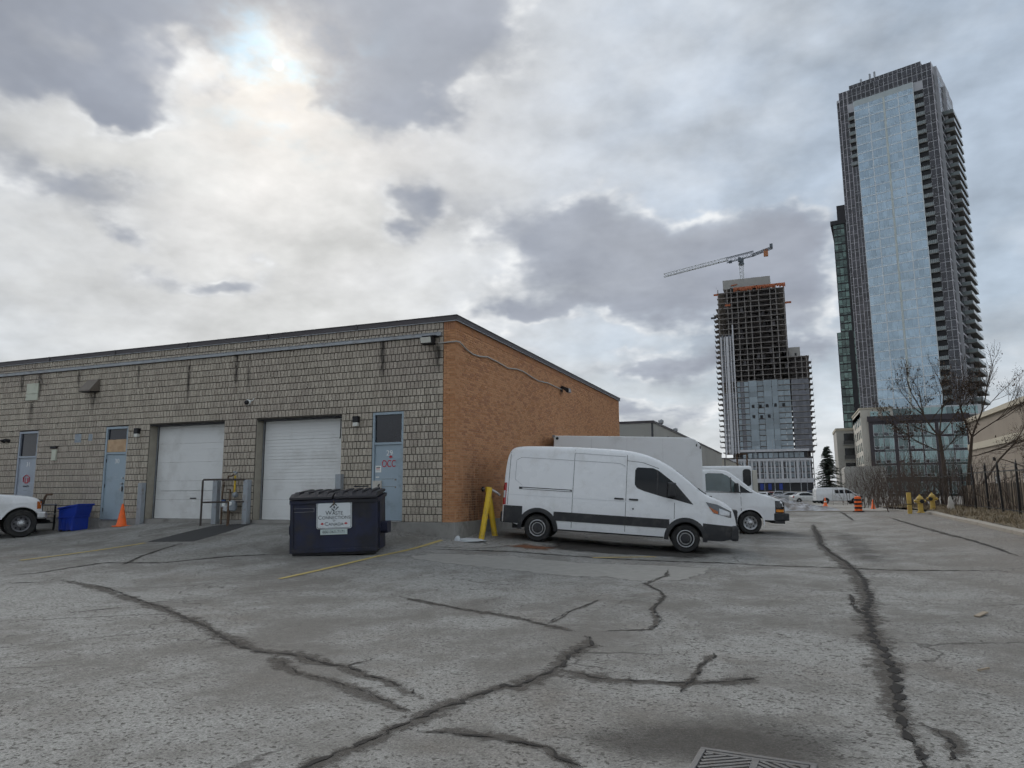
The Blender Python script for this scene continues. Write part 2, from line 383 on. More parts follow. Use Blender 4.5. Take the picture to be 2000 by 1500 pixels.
def ribbon(name,pts,width,m,dz,step=.12,jit=.0,cols=5,taper=True,wvar=.3):
    P=resample(pts,step); n=len(P)
    jn=np.cumsum(np.random.randn(n,2)*jit,axis=0)*.35+np.random.randn(n,2)*jit; jn-=np.linspace(0,1,n)[:,None]*(jn[-1]-jn[0])+jn[0]
    P=P+jn
    T=np.gradient(P,axis=0); T/=np.linalg.norm(T,axis=1)[:,None]+1e-9; N=np.stack([-T[:,1],T[:,0]],1)
    mb=MB(); rows=[]; ed=[]
    for i in range(n):
        t=i/(n-1); wd=width*(1+wvar*math.sin(i*.9+random.random()))
        if taper: wd*=min(1,.25+6*min(t,1-t))
        row=[]
        for j in range(cols):
            s=-1+2*j/(cols-1); q=P[i]+N[i]*s*wd; row.append((q[0],q[1]))
            ed.append((1-abs(s))*(1 if not taper else min(1,12*min(t,1-t))))
        rows.append(row)
    drape(mb,rows,dz); o=mb.build(name,m,lot); set_edge(o,ed); return o
CRACKS={'A':[(-12.44,8.98),(-11.92,8.98),(-10.54,8.62),(-9.42,8.14),(-8.09,7.58),(-6.68,6.88),(-5.88,6.40),(-5.10,6.03),(-4.74,6.05),(-4.15,5.82),(-3.96,5.79),(-3.69,5.64),(-3.22,5.42),(-2.65,5.06),(-2.55,5.00)],
'A2':[(-4.88,5.92),(-4.26,5.48),(-3.79,5.32),(-3.37,5.15),(-2.82,4.85),(-2.62,4.74)],
'B':[(-2.85,3.1),(-2.74,3.68),(-2.72,3.82),(-2.65,4.07),(-2.63,4.33),(-2.57,4.64),(-2.55,5.00),(-2.44,5.36),(-2.35,5.71),(-2.24,5.67),(-2.11,6.26),(-2.18,6.86),(-2.18,7.30),(-2.10,7.51),(-2.34,8.09)],
'B2':[(-2.34,8.09),(-2.85,8.39),(-3.47,8.78),(-4.32,9.05),(-5.66,9.70)],
'B3':[(-2.34,8.09),(-2.04,8.37),(-1.66,8.58),(-1.66,9.10),(-1.90,10.02),(-1.95,11.24),(-2.09,11.76),(-2.49,12.55),(-2.34,13.75),(-2.49,14.99)],
'B4':[(-2.87,8.45),(-2.88,9.55),(-2.77,10.64)],
'C':[(-2.11,6.40),(-1.64,6.25),(-1.31,6.26),(-1.02,6.32),(-0.63,6.52),(-0.31,6.81)],
'C2':[(-0.94,6.02),(-0.91,6.45),(-0.90,7.03),(-0.84,7.61)],
'D':[(0.61,32.59),(0.60,26.54),(0.60,21.68),(0.75,18.85),(0.94,16.16),(0.93,14.16),(0.89,12.20),(0.75,10.30),(0.68,8.79),(0.67,7.68),(0.62,6.91),(0.57,6.08),(0.57,5.55),(0.60,5.22),(0.59,4.95),(0.62,4.4),(0.60,3.6)],
'D2':[(0.75,10.30),(0.67,10.90),(0.70,12.43)],
'E':[(-8.19,15.04),(-6.19,15.70),(-3.84,15.97),(-1.53,16.59),(-0.63,16.43),(0.38,16.43),(0.99,16.27),(1.76,16.09),(3.46,16.05),(3.68,15.47)],
'Fc':[(0.62,5.79),(0.81,5.69),(0.86,5.45),(0.77,5.10)],
'Gc':[(-2.47,4.54),(-2.20,4.53),(-2.03,4.57),(-1.82,4.55),(-1.57,4.49),(-1.31,4.28),(-1.2,3.8)],
'H1':[(-12.67,8.39),(-12.14,8.77)],
'H2':[(-13.63,9.01),(-13.32,9.46),(-13.40,10.13),(-13.34,10.86),(-12.19,11.22),(-11.42,12.39),(-10.46,13.13)],
'H3':[(-12.66,10.72),(-13.41,11.91),(-13.80,12.89),(-13.95,13.56)],
'K':[(3.80,35.96),(3.89,34.20),(4.02,30.05),(4.16,24.92),(4.36,22.60),(4.44,20.39),(4.41,18.31)],
'K2':[(2.11,41.19),(2.26,33.80)],
'A3':[(-3.96,5.79),(-3.84,6.16)],
'A4':[(-8.71,7.88),(-8.48,8.16)],
'A5':[(-8.99,6.88),(-8.72,7.51)],
'P1':[(-8.17,15.39),(-7.10,15.69),(-6.56,16.63)]}
LIGHT_PATCH=[(-8.01,13.92),(-7.63,14.62),(-5.98,15.16),(-4.38,14.97),(-2.63,15.51),(-1.63,15.46),(-1.63,14.51),(-1.89,13.18),(-2.61,12.71),(-3.33,13.02),(-3.84,12.76),(-5.15,13.05),(-6.30,13.19),(-7.65,13.50)]
DARK_PATCH=[(-15.14,13.47),(-15.54,16.19),(-14.45,16.72),(-14.04,15.28),(-13.79,13.72)]
crack_m=overlay('crack_dark',(.022,.020,.018),1.0,22,thr=(.25,.55))
stain_m=overlay('crack_stain',(.088,.078,.067),.62,7.5,cov=.66,thr=(.30,.95),namp=3.0)
WID={'A':(.016,.24),'A2':(.006,.20),'B':(.018,.22),'B2':(.010,.17),'B3':(.010,.10),'B4':(.009,.05),'C':(.012,.26),'C2':(.010,.10),'D':(.038,.30),'D2':(.016,.10),'E':(.030,.14),'Fc':(.010,.14),'Gc':(.013,.16),'H1':(.012,.10),'H2':(.022,.12),'H3':(.018,.10),'K':(.030,.16),'K2':(.025,.14)}
for k,pts in CRACKS.items():
    cw,sw=WID.get(k,(.008,.05))
    ribbon('crack_stain',pts,sw*.72,stain_m,.004,.18,.01,7)
    ribbon('crack',pts,cw*.95,crack_m,.008,.045,.017,3,wvar=.8)
def patch(name,poly,m,dz,step=.3,soft=.5):
    """ragged-edged sheet inside a polygon; 'edge' grows from the rim inwards"""
    P=np.array(poly); x0,y0=P.min(0)-.1; x1,y1=P.max(0)+.1
    nx=int((x1-x0)/step)+2; ny=int((y1-y0)/step)+2
    def sd(x,y):
        ins=False; d=1e9; n=len(P)
        for i in range(n):
            a=P[i]; b=P[(i+1)%n]; ab=b-a; t=max(0,min(1,((x-a[0])*ab[0]+(y-a[1])*ab[1])/(ab@ab))); q=a+ab*t
            d=min(d,math.hypot(x-q[0],y-q[1]))
            if (a[1]>y)!=(b[1]>y) and x<(b[0]-a[0])*(y-a[1])/(b[1]-a[1])+a[0]: ins=not ins
        return d if ins else -d
    rows=[]; ed=[]
    for i in range(nx):
        row=[]
        for j in range(ny):
            x=x0+(x1-x0)*i/(nx-1); y=y0+(y1-y0)*j/(ny-1); row.append((x,y)); ed.append(max(-1,min(1,sd(x,y)/soft)))
        rows.append(row)
    mb=MB(); drape(mb,rows,dz); o=mb.build(name,m,lot); set_edge(o,ed); return o
light_m=overlay('pale_patch',(.335,.325,.30),.8,5,var=.3,thr=(.10,.6),cov=.85,namp=2.0); fresh_m=overlay('fresh_asphalt',(.055,.054,.054),1.5,8,thr=(.1,.4))
patch('pale_patch',LIGHT_PATCH,light_m,.003,.2,.35)
patch('asphalt_patch',DARK_PATCH,fresh_m,.003,.2,.25)
oil_m=overlay('oil_stain',(.05,.045,.04),.55,2.6,cov=.8,thr=(.25,.9)); rust_m=overlay('rust_stain',(.20,.085,.04),.6,4,cov=.75,thr=(.3,.9))
patch('oil_stain',[(-6.3,16.3),(-4.2,16.4),(-1.9,17.0),(-1.5,18.6),(-2.4,19.8),(-6.3,19.2)],oil_m,.0055,.25,.9)
patch('rust_stain',[(-6.9,16.2),(-5.4,16.2),(-5.3,17.2),(-6.6,17.3)],rust_m,.007,.12,.5)
patch('damp_stain',[(.7,17),(2.4,17.2),(2.2,24),(1.1,33),(.6,30)],overlay('damp_stain',(.062,.058,.055),.5,2.2,cov=.5,thr=(.3,1.2)),.0055,.3,.9)
patch('damp_stain',[(-1.2,4.2),(.4,4.3),(.7,5.6),(-.2,5.9),(-1.3,5.5),(-1.9,4.8)],overlay('grate_stain',(.075,.068,.06),.6,2.4,cov=.5,thr=(.3,1.3)),.0055,.12,.6)
line_m=overlay('yellow_line',(.50,.39,.14),1.7,16,thr=(.15,.55),var=.25,cov=.92)
for a,b in (((-8.55,10.5),(-8.32,16.3)),((-15.45,10.6),(-15.0,13.35)),((-4.3,15.85),(-3.1,17.0))):
    ribbon('painted_line',[a,b],.06,line_m,.010,.2,0,5,taper=False,wvar=0)
# ================================================================== industrial building
YW=16.6; XW=-8.116; ZB=.78; ZT=6.05; XL=-40.0; YE=35.6; CH=(ZT-ZB)/27
def block_mat():
    m=bpy.data.materials.new('split_block'); m.use_nodes=True; nt=m.node_tree; b=nt.nodes['Principled BSDF']
    p=pos(nt); x,y,z=sepv(nt,p); a=attr(nt,'rnd')
    col=mixc(nt,a.ss(.0,1.0),(.40,.355,.295),(.53,.475,.395))
    col=mixc(nt,(noise(nt,p,.35,3,.6)).ss(.40,.68)*.35,col,(.34,.285,.26))
    col=mixc(nt,z.ss(3.6,1.0)*.30*noise(nt,p,.8,3).ss(.3,.6),col,(.47,.43,.345))
    st=None
    for sx,z0,z1,wd in ((-10.33,4.75,5.70,.09),(-15.41,4.75,5.65,.07),(-14.93,4.8,5.6,.05),(-17.28,4.5,5.45,.07),(-24.0,4.9,5.75,.10),(-24.9,5.1,5.7,.10),(-22.1,5.2,5.6,.07),(-8.62,4.85,5.4,.12),(-21.35,4.4,4.85,.10),(-24.3,4.2,4.7,.10),(-19.4,5.1,5.6,.05)):
        t=(((x-sx)*(1/wd))*((x-sx)*(-1/wd))).exp()*z.ss(z0-.35,z0+.3)*z.ss(z1+.08,z1-.05)
        st=t if st is None else st.max(t)
    st=st*noise(nt,vmap(nt,p,(6,1,1.2)),2.0,3,.6).ss(.30,.52)
    col=mixc(nt,st*.88,col,(.035,.032,.030))
    col=scalec(nt,col,(noise(nt,p,26,4,.7)-.5)*1.3+1.0)
    nt.links.new(col.k,b.inputs['Base Color']); b.inputs['Roughness'].default_value=.92; b.inputs['Specular IOR Level'].default_value=.2
    bn=node(nt,'ShaderNodeBump'); bn.inputs['Strength'].default_value=.8; bn.inputs['Distance'].default_value=.02
    nt.links.new(noise(nt,p,30,3,.7).k,bn.inputs['Height']); nt.links.new(bn.outputs[0],b.inputs['Normal']); return m
def brick_mat():
    m=bpy.data.materials.new('brick'); m.use_nodes=True; nt=m.node_tree; b=nt.nodes['Principled BSDF']
    p=pos(nt); x,y,z=sepv(nt,p); a=attr(nt,'rnd')
    col=mixc(nt,a.ss(.0,.45),(.47,.23,.115),(.56,.30,.16))
    patchy=noise(nt,vmap(nt,p,(1,.6,1)),.8,3,.6)
    col=mixc(nt,(a-.55+(patchy-.5)*.9).ss(.12,.34)*.65,col,(.33,.155,.092))
    col=mixc(nt,a.ss(.965,.99)*.6,col,(.46,.25,.12))
    # rain-washed grime running down beside the hose bib
    gr=(((y-17.75)*(1/.75))*((y-17.75)*(-1/.75))).exp()*z.ss(3.0,1.1)*noise(nt,vmap(nt,p,(1,5,1)),1.6,4,.6).ss(.25,.6)
    col=mixc(nt,gr*.75,col,(.060,.045,.038))
    col=scalec(nt,col,(noise(nt,p,18,4,.7)-.5)*.7+1.0)
    nt.links.new(col.k,b.inputs['Base Color']); b.inputs['Roughness'].default_value=.88; b.inputs['Specular IOR Level'].default_value=.25
    bn=node(nt,'ShaderNodeBump'); bn.inputs['Strength'].default_value=.4; bn.inputs['Distance'].default_value=.01
    nt.links.new(noise(nt,p,45,3,.7).k,bn.inputs['Height']); nt.links.new(bn.outputs[0],b.inputs['Normal']); return m
blk=block_mat(); brk=brick_mat()
mortar_g=mat('block_mortar',(.065,.058,.05),.95,0,.2,4); mortar_b=mat('brick_mortar',(.44,.31,.21),.95,0,.2,5)
fascia_m=mat('roof_flashing',(.075,.066,.070),.5,.2,.15,1.5); door_m=mat('door_paint',(.33,.41,.47),.45,0,.10,1.5,dirt=(.20,.23,.25),dsc=2.2,damt=.5)
door_pale=mat('door_paint_pale',(.36,.40,.46),.45,0,.10,1.5,dirt=(.25,.27,.3),dsc=2.2,damt=.4)
shutter_m=mat('overhead_door_white',(.78,.79,.78),.5,0,.05,.9,dirt=(.45,.44,.41),dsc=1.1,damt=.35)
bld=thing('industrial_building','low flat-roofed industrial building with grey block front and orange brick side wall','building',(0,0,0))
# openings on the block front: x0,x1,z0,z1
OPEN=[(-24.80,-23.84,ZB,3.68),(-20.66,-19.68,ZB-.04,3.68),(-18.76,-15.76,ZB,3.66),(-14.57,-11.60,ZB,3.66),(-10.60,-9.64,ZB,3.70)]
HOLES=OPEN
def free(x0,x1,zm):
    segs=[(x0,x1)]
    for a,b,c,d in HOLES:
        if c-.05<zm<d:
            n=[]
            for s,e in segs:
                if b<=s or a>=e: n.append((s,e))
                else:
                    if s<a: n.append((s,a))
                    if e>b: n.append((b,e))
            segs=n
    return segs
UW=.122
blocks=[]
for r in range(27):
    z0=ZB+r*CH; z1=z0+CH
    for s,e in free(XL,-8.46,(z0+z1)/2):
        x=e; first=True; odd=r%2
        while x>s+.01:
            wd=UW*(1+random.uniform(-.04,.04)) if not first else UW*(1.45 if odd else 1.0)
            first=False
            x0=max(s,x-wd)
            if x0-s<.05: x0=s
            blocks.append((x0,z0,x,z1)); x=x0
blocks.sort(key=lambda t:-(t[0]))
PROUD=.028
vari=[]
def block_mesh(wd,hh,k):
    mb=MB().rnd(k); mb.cbox(0,-PROUD,.010,wd-.016,.02,hh-.010,.009); return mb
near=[b for b in blocks if b[0]>-9.7]; near=near[:300]; ids=set(id(b) for b in near)
cache={}
for b in near:
    key=(round(b[2]-b[0],2),random.randrange(4))
    if key not in cache: cache[key]=block_mesh(key[0],CH,.12+.25*key[1]).mesh('block',blk,rnd=True)
    inst(cache[key],'block',bld,(b[0],YW+random.uniform(-.004,.004),b[1]))
mb=MB()
for b in blocks:
    if id(b) in ids: continue
    dy=random.uniform(-.005,.005); mb.rnd(min(1,max(0,random.gauss(.5,.24)))); mb.cbox(b[0],YW-PROUD+dy,b[1]+.010,b[2]-.016,YW+.02,b[3]-.010,.009)
stuff(mb.build('blockwork',blk,bld,rnd=True))
# backing walls (openings left free), roof slab, foundation
mb=MB()
xsn=sorted(set([XL,-8.46]+[v for h in HOLES for v in h[:2]]))
for a,b in zip(xsn[:-1],xsn[1:]):
    h=[q for q in HOLES if q[0]<=a+1e-6 and q[1]>=b-1e-6]
    mb.box(a,YW,(h[0][3] if h else ZB),b,YW+.3,ZT)
mb.build('mortar_bed',mortar_g,bld)
MB().box(-8.46,YW+.012,ZB,XW-.012,YW+.3,ZT-.0).box(XW-.3,YW+.3,ZB,XW-.012,YE,ZT).build('brick_mortar',mortar_b,bld)
MB().box(XL,YW+.3,5.7,XW-.3,YE,5.85).build('roof',fascia_m,bld)
MB().box(XL,YE-.3,ZB,XW-.3,YE-.003,5.7).build('rear_wall',mortar_g,bld)
# foundation: follows the falling ground, stops at doors
for a,b in ((XL,-24.8),(-23.84,-20.66),(-19.68,-18.76),(-15.76,-14.6),(-11.6,-10.6),(-9.64,-8.1)): MB().box(a,YW-.035,-.6,b,YW+.3,ZB).build('foundation',concrete,bld,bevel=.012)
MB().box(XW-.3,YW+.3,-.6,XW+.03,YE,ZB-.002).build('foundation',concrete,bld,bevel=.012)
for x0,x1,z0,z1 in OPEN: MB().box(x0,YW-.015,-.6,x1,YW+.6,z0-.004).build('sill',concrete,bld)
# brickwork
mb=MB(); BH=.0665; rows=int((ZT-.2-ZB)/BH)
nb=0; near_br=[]
for r in range(rows):
    z0=ZB+r*BH; z1=z0+BH
    off=(r%2)*.105
    # return on the front, its lighter look under the light put into the brick tone
    xs_=[-8.46,-8.46+.105+(.105 if r%2 else 0)-.02,XW]
    for a,b in zip(xs_[:-1],xs_[1:]):
        mb.rnd(random.random()*.5); mb.cbox(a,YW-.012,z0+.004,b-.008,YW+.02,z1-.004,.002)
    y=YW+.0
    first=True
    while y<YE-.02:
        L=.21-(.105 if first and r%2 else 0); first=False
        y1=min(YE,y+L); t=random.random()
        mb.rnd(t*.6 if y<YW+.35 else t); d=random.uniform(-.0015,.0015); mb.cbox(XW-.03,y+.004,z0+.004,XW+d,y1-.004,z1-.004,.002,'x+'); y=y1  # paler tone next to the corner, lighting put into the colour
zs=ZB+rows*BH
y=YW
while y<YE:   # soldier course
    mb.rnd(.02+random.random()*.05 if random.random()<.6 else .85); mb.cbox(XW-.03,y+.004,zs+.004,XW+.002,min(YE,y+.067)-.004,ZT-.002,.002,'x+'); y+=.067
x=-8.46
while x<XW-.01:
    mb.rnd(.9); mb.cbox(x+.004,YW-.014,zs+.004,min(XW,x+.067)-.002,YW+.02,ZT-.002,.002); x+=.067
stuff(mb.build('brickwork',brk,bld,rnd=True))
# metal flashing
MB().box(XL,YW-.06,ZT,XW+.06,YW+.35,ZT+.13).box(XW-.3,YW+.35,ZT,XW+.06,YE+.05,ZT+.13).box(XL,YW-.075,ZT+.128,XW+.075,YW+.36,ZT+.155).box(XW-.3,YW+.36,ZT+.128,XW+.075,YE+.06,ZT+.155).build('roof_flashing',fascia_m,bld,bevel=.006)
MB().box(XL,YW-.068,ZT-.012,XW+.066,YW-.055,ZT+.004).box(XW+.055,YW-.06,ZT-.012,XW+.069,YE+.05,ZT+.004).build('drip_edge',galv,bld)
for k,x in enumerate((-11.2,-14.3,-17.4,-20.5,-23.6,-26.7)): MB().box(x,YW-.081,ZT+.0,x+.05,YW-.058,ZT+.157).build('flashing_joint',fascia_m,bld)
# long sheet-metal trim bar below the roof
MB().box(XL,YW-.10,5.665,-8.50,YW-.03,5.755).box(XL,YW-.115,5.755,-8.50,YW-.03,5.765).build('trim_bar',galv,bld,bevel=.004)
# ---- man doors
pane_dark=mat('transom_glass',(.014,.015,.022),.08,0,.2,3,spec=.6)
numw=mat('white_vinyl',(.82,.83,.80),.5,0,.05,8); red_v=mat('red_vinyl',(.50,.015,.025),.45,0,.1,8); black_v=mat('black_vinyl',(.02,.02,.02),.5,0,.1,8)
ply=mat('plywood',(.52,.36,.22),.7,0,.22,7,c2=(.44,.29,.17))
def man_door(x0,x1,z0,zt,zm,m,num,hand,boarded=False):
    d=part('door',bld,(x0,YW,z0)); W=x1-x0; H=zt-z0; M=zm-z0
    MB().box(0,-.012,0,.06,.16,H).box(W-.06,-.012,0,W,.16,H).box(.06,-.010,H-.07,W-.06,.16,H).box(.06,-.008,M-.03,W-.06,.16,M+.03).build('door_frame',m,d,bevel=.005)
    MB().box(.064,.035,.012,W-.064,.08,M-.034).build('door_leaf',m,d,bevel=.004)
    if boarded:
        MB().box(.06,.05,M+.03,W-.06,.07,H-.07).build('pane',pane_dark,d); MB().box(.062,.018,M+.04,W-.062,.045,M+.44).build('plywood_panel',ply,d)
    else: MB().box(.06,.05,M+.03,W-.06,.07,H-.07).build('pane',pane_dark,d)
    hx=(W-.062 if hand=='L' else .062)
    for z in (.25,1.0,1.8): MB().lathe([(.012,0),(.012,.11)],8,(hx,.028,z)).build('hinge',dark,d)
    text(num,.20,'door_number',numw,d,(W*.54,.031,M-.26),sx=1.05)
    MB().box(.02,-.03,-.018,W-.02,.1,.006).build('threshold',steel,d)
    return d
d29=man_door(-10.60,-9.64,.80,3.70,2.85,door_m,'29','L')
d30=man_door(-20.66,-19.68,.74,3.68,2.83,door_m,'30','R',True)
d31=man_door(-24.80,-23.84,.75,3.67,2.80,door_pale,'31','L')
# furniture on door 29: lettering in red with a leaf above, notice, lock plate, scars
text('OCC',.27,'door_lettering',red_v,d29,(.50,.031,1.50),sx=.72)
def leaf_pts(s,cx,cz):
    half=[(0,1),(.16,.62),(.34,.72),(.28,.30),(.62,.52),(.56,.34),(.92,.22),(.62,-.02),(.72,-.22),(.28,-.18),(.06,-.22),(.05,-.6)]
    P=half+[(-x,z) for x,z in half[::-1] if x>0]
    return [(cx+s*x,cz+s*z) for x,z in P]
MB().prism(leaf_pts(.062,.56,1.68),.027,.0345).build('leaf_mark',red_v,d29)
MB().box(.09,.028,1.28,.27,.0345,1.46).build('notice',numw,d29); MB().box(.12,.025,1.405,.24,.030,1.425).box(.12,.025,1.33,.24,.030,1.335).build('notice_print',black_v,d29)
MB().box(.115,.025,1.365,.225,.0295,1.385).build('notice_print',red_v,d29)
MB().box(.10,.030,1.14,.21,.0345,1.17).build('sticker',numw,d29)
plate=MB().box(.03,-.016,.70,.30,.030,1.06).build('lock_plate',mat('plate_cream',(.55,.52,.46),.5,0,.1,6,dirt=(.3,.28,.25),dsc=8),d29,bevel=.004)
MB().tube([(.245,-.018,.80),(.245,-.06,.82),(.245,-.065,.93),(.245,-.018,.96)],.016,8).build('handle',dark,d29,angle=40); MB().lathe([(.03,-.02),(.03,-.05)],12,(.13,0,.80),'y').build('lock',dark,d29)
MB().box(.27,.028,1.098,.74,.0335,1.106).box(.32,.028,.898,.72,.0335,.905).box(.69,.028,1.06,.74,.0335,1.10).box(.70,.028,.86,.74,.0335,.90).build('scratch_mark',mat('rust_scar',(.24,.21,.17),.8,0,.2,9),d29)
# door 30: handle set and scuffs
MB().lathe([(.035,.02),(.035,-.03),(.02,-.06)],12,(.86,0,1.12),'y').build('knob',steel,d30,angle=40); MB().lathe([(.03,.02),(.03,-.02)],12,(.86,0,1.30),'y').build('lock',steel,d30); MB().box(.83,-.05,.88,.89,.034,1.04).tube([(.86,-.04,.96),(.78,-.05,.93)],.014,8).build('handle',steel,d30,angle=40)
MB().box(.42,.029,1.32,.56,.0345,1.35).box(.50,.029,1.24,.66,.0345,1.262).box(.40,.029,1.42,.62,.0342,1.432).build('scratch_mark',mat('scuff',(.40,.46,.50),.7,0,.2,9),d30)
# door 31: hexagon emblem in red with a U opening, small print below
hexo=[(.165*math.sin(math.pi/3*k),.165*math.cos(math.pi/3*k)) for k in range(6)]
e31=part('emblem',d31,(.50,.030,1.28))
mb=MB()
for (ax,az),(bx,bz) in zip((hexo[4],hexo[5],hexo[0],hexo[1]),(hexo[5],hexo[0],hexo[1],hexo[2])): mb.bar((ax,0,az),(bx,0,bz),.012,.045,(0,1,0))
for sx in (-1,1): mb.box(sx*.06-.016,-.006,-.12,sx*.06+.016,.004,.06)
mb.box(-.06,-.0055,-.125,.06,.0035,-.09); mb.build('emblem_mark',red_v,e31)
text('MAGEN',.085,'emblem_print',black_v,d31,(.50,.031,1.055),sx=1.0)
MB().box(.36,.028,.92,.56,.0335,.925).build('scratch_mark',black_v,d31)
# ---- overhead doors, each a stack of ribbed sections in a recessed jamb
jamb_m=mat('jamb_block',(.36,.33,.27),.9,0,.25,5,.4,30,dirt=(.2,.18,.15),dsc=2)
def overhead(x0,x1,z0,z1):
    d=part('overhead_door',bld,(x0,YW,z0)); W=x1-x0; H=z1-z0; n=5; h=(H-.02)/n
    me=None
    for k in range(n):
        if me is None:
            mb=MB(); m_=6
            for j in range(m_):
                a=j*h/m_; mb.box(.05,.31-.008,a+.006,W-.02,.35,a+h/m_-.006).box(.05,.315,a-.004 if j else 0,W-.02,.35,a+.006)
            mb.box(.05,.32,0,W-.02,.355,h-.004); me=mb.mesh('door_section',shutter_m)
        inst(me,'door_section',d,(0,random.uniform(-.002,.002),.02+k*h))
    MB().box(.014,.27,0,.05,.36,H).box(W-.02,.27,0,W,.36,H).box(.05,.28,H-.03,W-.02,.36,H).build('door_track',galv,d)
    MB().box(.05,.30,0,W-.02,.36,.022).build('bottom_seal',rubber,d); MB().box(.052,.295,.02,.07,.32,H).build('side_seal',rubber,d)
    MB().box(-.012,.004,0,.012,.27,H).build('door_jamb',jamb_m,d); MB().box(W-.012,.004,0,W+.010,.27,H).build('door_jamb',jamb_m,d)
    MB().box(.013,.0,H-.012,W-.013,.3,H+.012).build('lintel',dark,d)
    MB().box(W*.50,.285,.62,W*.58,.305,.655).build('lift_handle',dark,d)
    return d
od1=overhead(-18.76,-15.76,ZB-.02,3.66); od2=overhead(-14.57,-11.60,ZB-.02,3.66)
MB().tube([(2.72,.292,2.85),(2.715,.292,2.35),(2.70,.292,2.30)],.012,6).build('pull_cord',rubber,od2)
MB().box(.3,.296,.86,2.6,.3015,.868).build('scratch_mark',seam,od1)
# steel channel guards beside the doors
chan_m=mat('guard_grey',(.33,.36,.39),.55,.1,.15,3,dirt=(.22,.16,.10),dsc=5,damt=.5)
for x,h,lab in ((-18.80,1.25,'left of the overhead door beside the orange cone'),(-15.83,1.25,'between the first overhead door and the gas meter'),(-14.70,1.25,'right of the gas meter'),(-11.55,1.35,'behind the dumpster at the second overhead door')):
    z=gz(x,YW-.1)
    tag(MB().box(x-.085,YW-.20,z-.05,x+.085,YW-.19,z+h).box(x-.085,YW-.19,z-.05,x-.07,YW-.05,z+h).box(x+.07,YW-.19,z-.05,x+.085,YW-.05,z+h).box(x-.07,YW-.19,z+h-.012,x+.07,YW-.05,z+h-.002).build('door_guard',chan_m,bevel=.004),'grey steel channel guard standing '+lab,'door guard','channel guards along the block wall')
# ---- things fixed to the walls
def wall_light(x,z,lab):
    t=thing('wall_light',lab,'light',(x,YW-.03,z),group='wall lights on the block front')
    MB().box(-.085,-.12,.0,.085,0,.17).prism([(-.12,.12),(.0,.17),(0,.12)],-.085,.085,'x').build('housing',dark,t,bevel=.01)
    MB().box(-.075,-.115,-.11,.075,-.01,-.002).build('diffuser',mat('diffuser',(.62,.62,.58),.3,0,.1,8),t,bevel=.015)
wall_light(-11.09,3.45,'small black and white wall light left of door 29')
wall_light(-19.22,3.42,'small black and white wall light right of door 30')
t=thing('wall_light','black twin-head wall light left of door 31','light',(-25.41,YW-.03,3.40))
MB().box(-.05,-.08,-.05,.05,0,.05).build('housing',dark,t,bevel=.01)
for s in (-1,1): MB().lathe([(.03,.0),(.06,.12),(.065,.16)],12,(s*.12,-.14,-.02),'y').tube([(0,-.06,0),(s*.12,-.12,0)],.015,6).build('lamp_head',dark,t,angle=40)
t=thing('floodlight','white-faced floodlight under the roof bar at the building corner','light',(-8.80,YW-.03,5.5))
MB().box(-.10,-.10,-.05,.10,0,.12).box(-.20,-.22,.13,.22,-.02,.16).build('housing',dark,t,bevel=.01)
MB().prism([(-.30,-.06),(-.34,.10),(-.10,.12),(-.08,-.08)],-.19,.15,'x').build('lamp_head',dark,t,bevel=.01)
MB().prism([(-.305,-.05),(-.343,.09),(-.35,.085),(-.315,-.055)],-.17,.13,'x').build('lens',mat('flood_lens',(.62,.62,.56),.25,0,.1,8),t)
t=thing('floodlight','dark floodlight high on the orange brick wall at the end of a conduit','light',(XW,25.8,5.38))
MB().box(0,-.08,-.08,.06,.08,.10).prism([(.05,.14),(.34,.02),(.36,-.12),(.28,-.14),(.06,.06)],-.16,.16,'y').build('housing',dark,t,bevel=.01)
MB().prism([(.30,-.14),(.372,-.12),(.352,.03),(.34,.03)],-.14,.14,'y').build('lens',lens,t)
tag(MB().tube([(-8.6,YW-.05,5.47),(-8.3,YW-.05,5.475),(XW+.05,YW-.05,5.48),(XW+.06,16.75,5.49),(XW+.03,17.2,5.38),(XW+.03,17.64,5.32),(XW+.03,18.1,5.34),(XW+.03,18.64,5.42),(XW+.03,19.4,5.40),(XW+.03,20.24,5.34),(XW+.03,21.0,5.43),(XW+.03,21.59,5.45),(XW+.03,22.4,5.38),(XW+.03,23.11,5.34),(XW+.03,24.11,5.41),(XW+.04,25.0,5.39),(XW+.05,25.75,5.38)],.022,8).build('cable_conduit',mat('conduit_grey',(.42,.40,.37),.6,.1,.15,5),angle=50),'pale flexible conduit wandering across the orange brick wall between two floodlights','cable')
t=thing('security_camera','small white dome security camera between the overhead doors','camera',(-14.89,YW-.03,4.20))
MB().lathe([(.09,.0),(.09,-.04),(.075,-.07)],16,(0,0,0),'y').build('base',numw,t,angle=40); MB().lathe([(.07,-.07),(.07,-.10),(.05,-.135),(.02,-.15)],16,(.01,0,-.01),'y').build('dome',dark,t,angle=50)
MB().tube([(.08,-.02,.02),(.16,-.01,.05),(.2,.0,.12)],.012,6).build('cable',numw,t)
t=thing('vent_hood','rusty sheet-metal vent hood sticking out of the block wall','vent',(-21.35,YW-.03,5.08))
MB().prism([(0,.20),(-.05,.20),(-.36,-.18),(-.36,-.22),(0,-.20)],-.26,.26,'x').build('hood',mat('hood_metal',(.19,.165,.14),.6,.3,.2,4),t); MB().box(-.24,-.355,-.235,.24,-.02,-.221).build('opening',dark,t)
pal=mat('pale_board',(.55,.57,.47),.6,0,.12,3,dirt=(.36,.36,.30),dsc=4)
t=thing('wall_panel','pale cream cover panel high on the block wall above door 31','panel',(-24.3,YW-.03,5.0)); MB().box(-.29,-.03,-.02,.29,.0,.33).build('upper_sheet',pal,t); MB().box(-.30,-.035,-.25,.29,.0,-.035).build('lower_sheet',pal,t)
